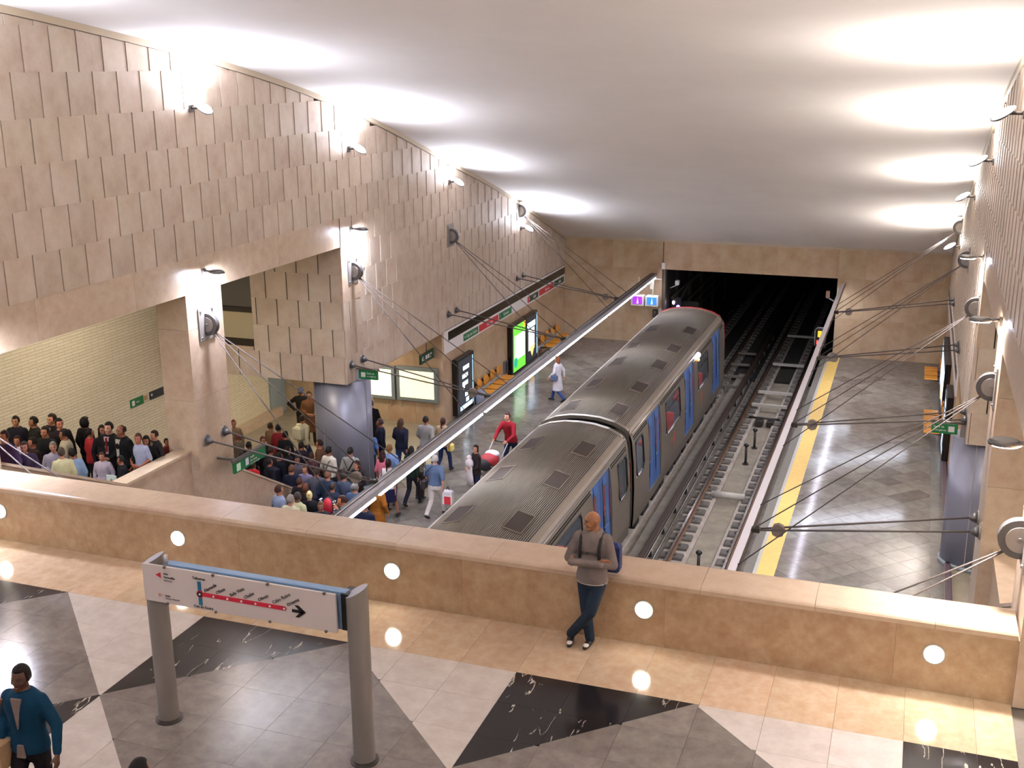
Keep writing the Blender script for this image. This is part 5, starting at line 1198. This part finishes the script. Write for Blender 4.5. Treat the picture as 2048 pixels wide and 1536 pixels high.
def hairmesh(style):
    b=MB()
    def f(p,q):
        face = p.y<-.25 and p.z<.55-.0*p.x
        low = p.z<-.35 and style in('short','bald','hat')
        k=1.10
        if style=='curly': k=1.26+.05*math.sin(p.x*17)*math.cos(p.z*15+p.y*9)
        if style=='bald' and p.z>.45: k=.9
        if face and not(abs(p.x)>.93): k=.82
        if low: k=.85
        if style=='hat': k=1.14 if p.z>.22 else .85
        return q*k
    b.ell((0,.006,.012),.078,.100,.116,nu=26,nv=20,f=f)
    if style in('long','longband'):
        R=[]
        for z,rx,y0,y1 in ((.05,.086,-.01,.112),(-.06,.09,.0,.118),(-.15,.098,.01,.118),(-.26,.10,.03,.118),(-.31,.07,.05,.10)):
            R.append([(rx*math.cos(t*math.pi/8),(y0+y1)/2+(y1-y0)/2*math.sin(t*math.pi/8),z) for t in range(16)])
        b.loft(R[::-1])
    if style=='pony': b.ell((0,.115,.04),.035,.04,.04); b.tube((0,.125,.03),(0,.135,-.18),.030,.016,rnd=True)
    if style=='bun': b.ell((0,.10,.085),.05,.05,.045)
    if style=='hat': b.tube((0,-.10,.035),(0,-.15,.030),.055,.05,n=14,rnd=True)
    me=bpy.data.meshes.new('hair'); me.from_pydata(b.v,[],b.f); me.polygons.foreach_set('use_smooth',b.sm); me.materials.append(None)
    return me
HAIR={s:hairmesh(s) for s in ('short','bald','curly','long','longband','pony','bun','hat')}
def eyemesh():
    b=MB()
    for s in (-1,1): b.ell((s*.031,-.086,.014),.013,.008,.0075,nu=10,nv=6); b.tube((s*.018,-.096,.036),(s*.046,-.088,.037),.0045,.0035,n=6,rnd=True)
    me=bpy.data.meshes.new('eyes'); me.from_pydata(b.v,[],b.f); me.materials.append(mat('eye_dark','231714',.3)); return me
EYES=eyemesh()
def mouthmesh():
    b=MB(); b.tube((-.02,-.0945,-.061),(.02,-.0945,-.061),.004,.004,n=6,rnd=True)
    me=bpy.data.meshes.new('mouth'); me.from_pydata(b.v,[],b.f); me.materials.append(mat('lip','7c3c34',.5)); return me
MOUTH=mouthmesh()
_cm={}
def cloth(h,rough=.85):
    k=('c',h,rough)
    if k not in _cm: _cm[k]=mat('cloth_'+h,h,rough,var=.22,scale=9,bump=.35,spec=.2)
    return _cm[k]
def skinm(h):
    k=('s',h)
    if k not in _cm: _cm[k]=mat('skin_'+h,h,.5,var=.12,scale=14,spec=.35)
    return _cm[k]
def inst(name,me,m,parent,M=None):
    o=bpy.data.objects.new(name,me); COL.objects.link(o); o.parent=parent
    if M is not None: o.matrix_basis=M
    if m is not None:
        o.material_slots[0].link='OBJECT'; o.material_slots[0].material=m
    return o
def person(x,y,z,h,pose,rz_,wid,top,topc,botc,hair,hairc,skin,label):
    J=jo(pose); e=empty('person',label,'person',(x,y,z),math.radians(rz_)); k=h/1.755; e.scale=(k*wid,k*wid,k)
    inst('body',TPL[pose,'body'],skinm(skin),e)
    inst({'coat':'coat','tshirt':'shirt','skirt':'shirt','hood':'hoodie'}.get(top,'jacket'),TPL[pose,'top',topkind(top)],cloth(topc),e)
    inst('skirt' if top=='skirt' else 'trousers',TPL[pose,'legs','skirt' if top=='skirt' else 'trousers'],cloth(botc),e)
    for q in ('toeL','toeR'): inst('shoe',SHOE[pose,q],mat('shoe_black','151315',.5),e)
    X=headxf(J); rz2,rx2=J['head']; M=Matrix.Translation(X((0,0,0)))@(Matrix.Rotation(math.radians(rz2),4,'Z')@Matrix.Rotation(math.radians(rx2),4,'X'))
    if hair!='none': inst('hat' if hair=='hat' else 'hair',HAIR[hair],cloth(hairc,.6),e,M)
    if not (110<abs(rz_)<=250): inst('eyes',EYES,None,e,M); inst('mouth',MOUTH,None,e,M)
    if hair=='longband':
        b=MB(); b.path([(.083*math.cos(t),.01,.02+.118*math.sin(t)) for t in [i*math.pi/10 for i in range(11)]],.012,n=6); b.build('hairband',black,inst('hair',HAIR['short'],cloth(hairc,.6),e,M))
    ln=J['lean']
    if top in('suit','suitpink'):
        c='b08c90' if top=='suitpink' else 'a9a39a'
        b=MB(); b.prism([(-.055,-.128,1.475),(.055,-.128,1.475),(.025,-.150,1.12),(-.025,-.150,1.12)],(0,.03,0)); sh=b.build('shirt_front',cloth(c),e)
        if top=='suitpink':
            b=MB(); b.prism([(-.018,-.136,1.46),(.018,-.136,1.46),(.024,-.158,1.20),(0,-.160,1.15),(-.024,-.158,1.20)],(0,.02,0)); b.build('tie',cloth('5e1420'),sh)
    return e
PO={}
for p in PEOPLE: PO[p[-1]]=person(*p)
def who(s):
    for k in PO:
        if s in k: return PO[k]
    raise KeyError(s)
# --- the bald man leaning on the parapet
hx,hy,hz=-3.37,12.28,4.3
H=person(hx,hy,hz,1.80,'hero',0,1.0,'hood','766b67','1d2a3a','none','','9c6a4b','bald man in grey hooded sweatshirt and jeans leaning on the parapet, arms and ankles crossed')
for c in H.children:
    if c.name.startswith('shoe'):
        c.material_slots[0].material=mat('shoe_black','151315',.5)
for q,a in (('toeL','ankL'),('toeR','ankR')):
    J=jo('hero'); t=Vector(J[q]).normalized(); A=Vector(J[a]); b=MB(); b.ell(A+Vector((0,0,-.036))+t*.125,.037,.055,.022); b.build('toe_cap',mat('toe_white','d8d0c8',.4),H)
for s in (-1,1):
    b=MB(); b.path([(s*.125,.10,1.455),(s*.125,.0,1.475),(s*.122,-.09,1.44),(s*.118,-.142,1.34),(s*.120,-.150,1.22)],.019,n=8); b.build('pack_strap',mat('strap_black','0f1015',.7),H)
put_text('SURFING',.052,(hx,hy-.152,hz+1.305),(1,0,0),(0,0,1),mat('print_dark','1f1a1b',.8),H,align='CENTER',off=.004)
b=MB(); b.loft([[(rx*math.cos(t*math.pi/10),ry*math.sin(t*math.pi/10)-.0,z) for t in range(20)] for z,rx,ry in ((.855,.19,.137),(.885,.192,.139))]); b.build('shirt_hem',mat('hem_white','c9bfb8',.8),H)
b=MB(); b.loft([[(rx*math.cos(t*math.pi/10),ry*math.sin(t*math.pi/10),z) for t in range(20)] for z,rx,ry in ((.90,.196,.144),(.955,.192,.14))]); b.build('waist_rib',cloth('766b67'),H)
e=empty('backpack','blue and black backpack worn by the bald man at the parapet','backpack',(hx+.17,hy+.20,hz+.93))
b=MB(); b.cbox(-.13,.13,-.05,.08,0,.40,.045); b.build('pack_body',mat('pack_blue','1d2f66',.7,var=.3,scale=8),e); b=MB(); b.cbox(-.12,.12,.09,.13,.04,.24,.02); b.build('pocket',mat('strap_black','0f1015',.7),e)
# --- woman in teal, lower left, and the head at the lower edge
T=person(-7.42,7.2,4.3,1.71,'teal',8,1.0,'jacket','06324b','171216','short','160e0d','523629','woman in teal jacket walking on the upper floor at the lower left corner')
b=MB(); b.prism([(-.055,-.132,1.47),(.055,-.132,1.47),(.0,-.158,1.16)],(0,.02,0)); b.build('pale_top',cloth('7d6c64'),T)
b=MB(); b.prism([(-.03,-.16,.99),(.03,-.16,.99),(.045,-.165,.86),(-.045,-.165,.86)],(0,.02,0)); b.build('top_hem',cloth('7d6c64'),T)
e=empty('handbag','tan shoulder bag of the woman in teal at the lower left corner','bag',(-7.66,7.05,5.02)); MB().cbox(-.13,.10,-.09,.06,-.05,.28,.04).build('bag_body',mat('bag_tan','b08d6a',.6,var=.2),e); MB().path([(-.02,0,.27),(.03,-.02,.5),(.09,.02,.68)],.014).build('strap',mat('strap_tan','7d4a35',.6),e)
person(-5.5,6.38,4.3,1.66,'stand',180,1,'jacket','1b1a1e','1b1a1e','short','120d0c','8d5f48','dark-haired person whose head just shows at the bottom edge of the picture')
# --- things carried
def at(w,off):
    e=who(w); bpy.context.view_layer.update(); return e.matrix_world@Vector(off)
def rzof(w): return who(w).rotation_euler.z
def bag(name,label,w,off,size,m,parts,cat='bag'):
    p=at(w,off); e=empty(name,label,cat,p,rzof(w)); s=size
    b=MB(); b.cbox(-s[0]/2,s[0]/2,-s[1]/2,s[1]/2,-s[2],0,min(s)*.3); b.build('bag_body',m,e)
    if parts: 
        b=MB(); b.path(parts,.009,n=6); b.build('strap',mat('strap_black','0f1015',.7) if m is not white else white,e)
    return e
whitebag=mat('bag_white','e2dde2',.5,var=.1)
w='white-haired man in denim'
e=bag('plastic_bag','white and red plastic carrier bag held by the white-haired man',w,(-.30,-.06,.80),(.26,.14,.42),whitebag,[(-.05,0,0),(0,0,.09),(.05,0,0)])
b=MB(); b.cbox(-.10,.08,-.078,.078,-.38,-.16,.01); b.build('red_print',mat('print_red','c8343a',.5),e)
e=bag('shoulder_bag','dark shoulder bag on the hip of the white-haired man',w,(.27,.02,1.06),(.12,.26,.26),mat('bag_dark','2a2024',.6),[(0,0,0),(-.10,.13,.25),(-.30,.16,.45)])
e=bag('tote_bag','white shoulder bag of the blonde woman',"blonde woman",(-.26,.05,1.24),(.14,.30,.24),whitebag,[(0,-.08,0),(0.02,0,.42),(0,.08,0)])
e=bag('pink_bag','pink bag on the back of the hoodie wearer by the low stair wall','pink bag',(.10,.21,1.22),(.24,.14,.32),mat('bag_pink','b98078',.7),[(0,-.05,0),(-.08,-.12,.2)])
p=at('red backpack',(0,.22,1.42)); e=empty('backpack','red backpack with white zigzag edging in the crowd','backpack',p,rzof('red backpack'))
MB().ell((0,0,-.24),.15,.11,.24).build('pack_body',mat('pack_red','b81d30',.6),e); MB().ell((0,-.03,-.25),.21,.09,.27).build('pack_rim',mat('pack_navy','161b2c',.7),e)
for s in (-1,1):
    for k in range(7): 
        a=-.5+k*.17; MB().cbox(s*(.155+.035*math.cos(a*2)),s*(.205+.02*math.cos(a*2)),-.02,.075,-.25+a*.38-.012,-.25+a*.38+.012,.004).build('white_zigzag',whitebag,e)
e=bag('orange_bag','orange cloth bag on the back of the man in light blue','light blue shirt with an orange bag',(-.02,.20,1.32),(.16,.08,.42),mat('bag_orange','b9783a',.8),[(0,0,0),(.08,-.08,.14)])
e=bag('shoulder_bag','black shoulder bag of the woman in white top and navy skirt','white top and navy skirt',(.25,.06,1.05),(.12,.28,.32),mat('bag_black','17131a',.6),[(0,0,0),(-.06,.02,.40)])
e=bag('messenger_strap_bag','black bag slung behind the man in grey shirt','black diagonal strap',(-.16,.2,1.0),(.24,.10,.22),mat('bag_black','17131a',.6),[(.1,0,0),(.18,.0,.22),(.32,-.10,.46)])
e=bag('yellow_bag','yellow bag of the ponytailed woman in beige jacket','ponytail, beige jacket',(-.28,.04,.98),(.12,.2,.22),mat('bag_yellow','d0be62',.6),[(0,0,0),(.02,0,.2)])
e=bag('backpack','dark backpack on the person in navy jacket by the stair wall','navy jacket with red collar',(0,.2,1.38),(.34,.18,.44),mat('pack_dark','15162a',.7),None,'backpack')
e=bag('backpack','cream hooded backpack on the person beside the grey column','cream hooded',(0,.2,1.46),(.32,.18,.40),mat('pack_cream','d4cba8',.7,var=.15),None,'backpack')
p=at('holding a paper',(0,-.32,1.1)); e=tag(MB().cbox(-.12,.12,-.01,.01,-.08,.1,.004).build('paper_sheet',mat('paper','b8c8c0',.6),None,p),'pale sheet of paper held up on the landing','paper')
p=at('bright red jacket',(0,.16,1.3)); 
b=MB(); b.cbox(-.03,.03,-.01,.01,-.3,.1,.004); o=b.build('white_stripe',whitebag,who('bright red jacket')); o.location=(0.0,.147,1.28)
for w_,c in (('cream shirt with a thin strap','6f6a66'),('black diagonal strap','15131a')):
    b=MB(); b.path([(-.13,-.05,1.47),(-.11,.11,1.40),(.0,.14,1.2),(.12,.125,1.0)],.018,n=6); b.build('strap',cloth(c),who(w_))
# pushchair
e=empty('pushchair','red and black pushchair pushed by the man in the red cardigan','pushchair',(-10.66,27.86,0),math.radians(-12))
fm=galum
for s in (-.24,.24):
    MB().path([(s,.55,1.02),(s,.15,.62),(s,-.35,.12)],.014).build('frame_tube',fm,e); MB().path([(s,-.32,.60),(s,.30,.12)],.014).build('frame_tube',fm,e)
    for yy in (-.38,.32): MB().tube((s-.02,yy,.12),(s+.02,yy,.12),.12,n=20).build('wheel',black,e)
MB().tube((-.24,.55,1.03),(.24,.55,1.03),.018,n=8).build('handle',black,e)
MB().ell((0,-.05,.66),.27,.36,.20).build('seat_pod',mat('pram_red','a3232c',.6),e); MB().ell((0,-.22,.60),.22,.26,.20).build('apron',mat('pram_black','1c1a22',.6),e)
MB().ell((0,.12,.80),.22,.18,.10).build('white_blanket',mat('blanket_white','ddd5dc',.8),e); MB().cbox(-.18,.18,-.2,.25,.2,.34,.03).build('basket',mat('pram_grey','8f8b85',.7),e)
# baby and blanket in the woman's arms
p=at('holding a baby',(-.03,-.19,1.2)); e=empty('baby','baby wrapped in a white blanket carried by the woman in black','person',p,rzof('holding a baby'))
MB().ell((-.06,0,.15),.075,.08,.085).build('head_wrap',mat('blanket_white','ddd5dc',.8),e); MB().ell((-.06,-.045,.145),.05,.04,.055).build('face',skinm('c98f74'),e)
MB().ell((0,-.02,.03),.17,.10,.13).build('wrapped_body',mat('blanket_white','ddd5dc',.8),e)
R=[]
for i,(z,rx,ry,dx) in enumerate(((.02,.13,.07,0),(-.15,.15,.07,-.01),(-.32,.19,.07,.0),(-.45,.20,.06,.03))): R.append([(dx+(rx+.02*math.sin(t*1.9+i))*math.cos(t*math.pi/9),-.02+ry*math.sin(t*math.pi/9),z+((.10*math.cos(t*math.pi/9*2)-.05) if i==3 else 0)) for t in range(18)])
b=MB(); b.loft(R[::-1]); b.build('hanging_blanket',mat('blanket_white','ddd5dc',.8),e)
e=bag('shoulder_bag','blue grey bag of the woman in the white coat','woman in white coat',(.27,.0,1.1),(.10,.24,.22),mat('bag_bluegrey','56607c',.6),[(0,0,0),(-.08,0,.35)])
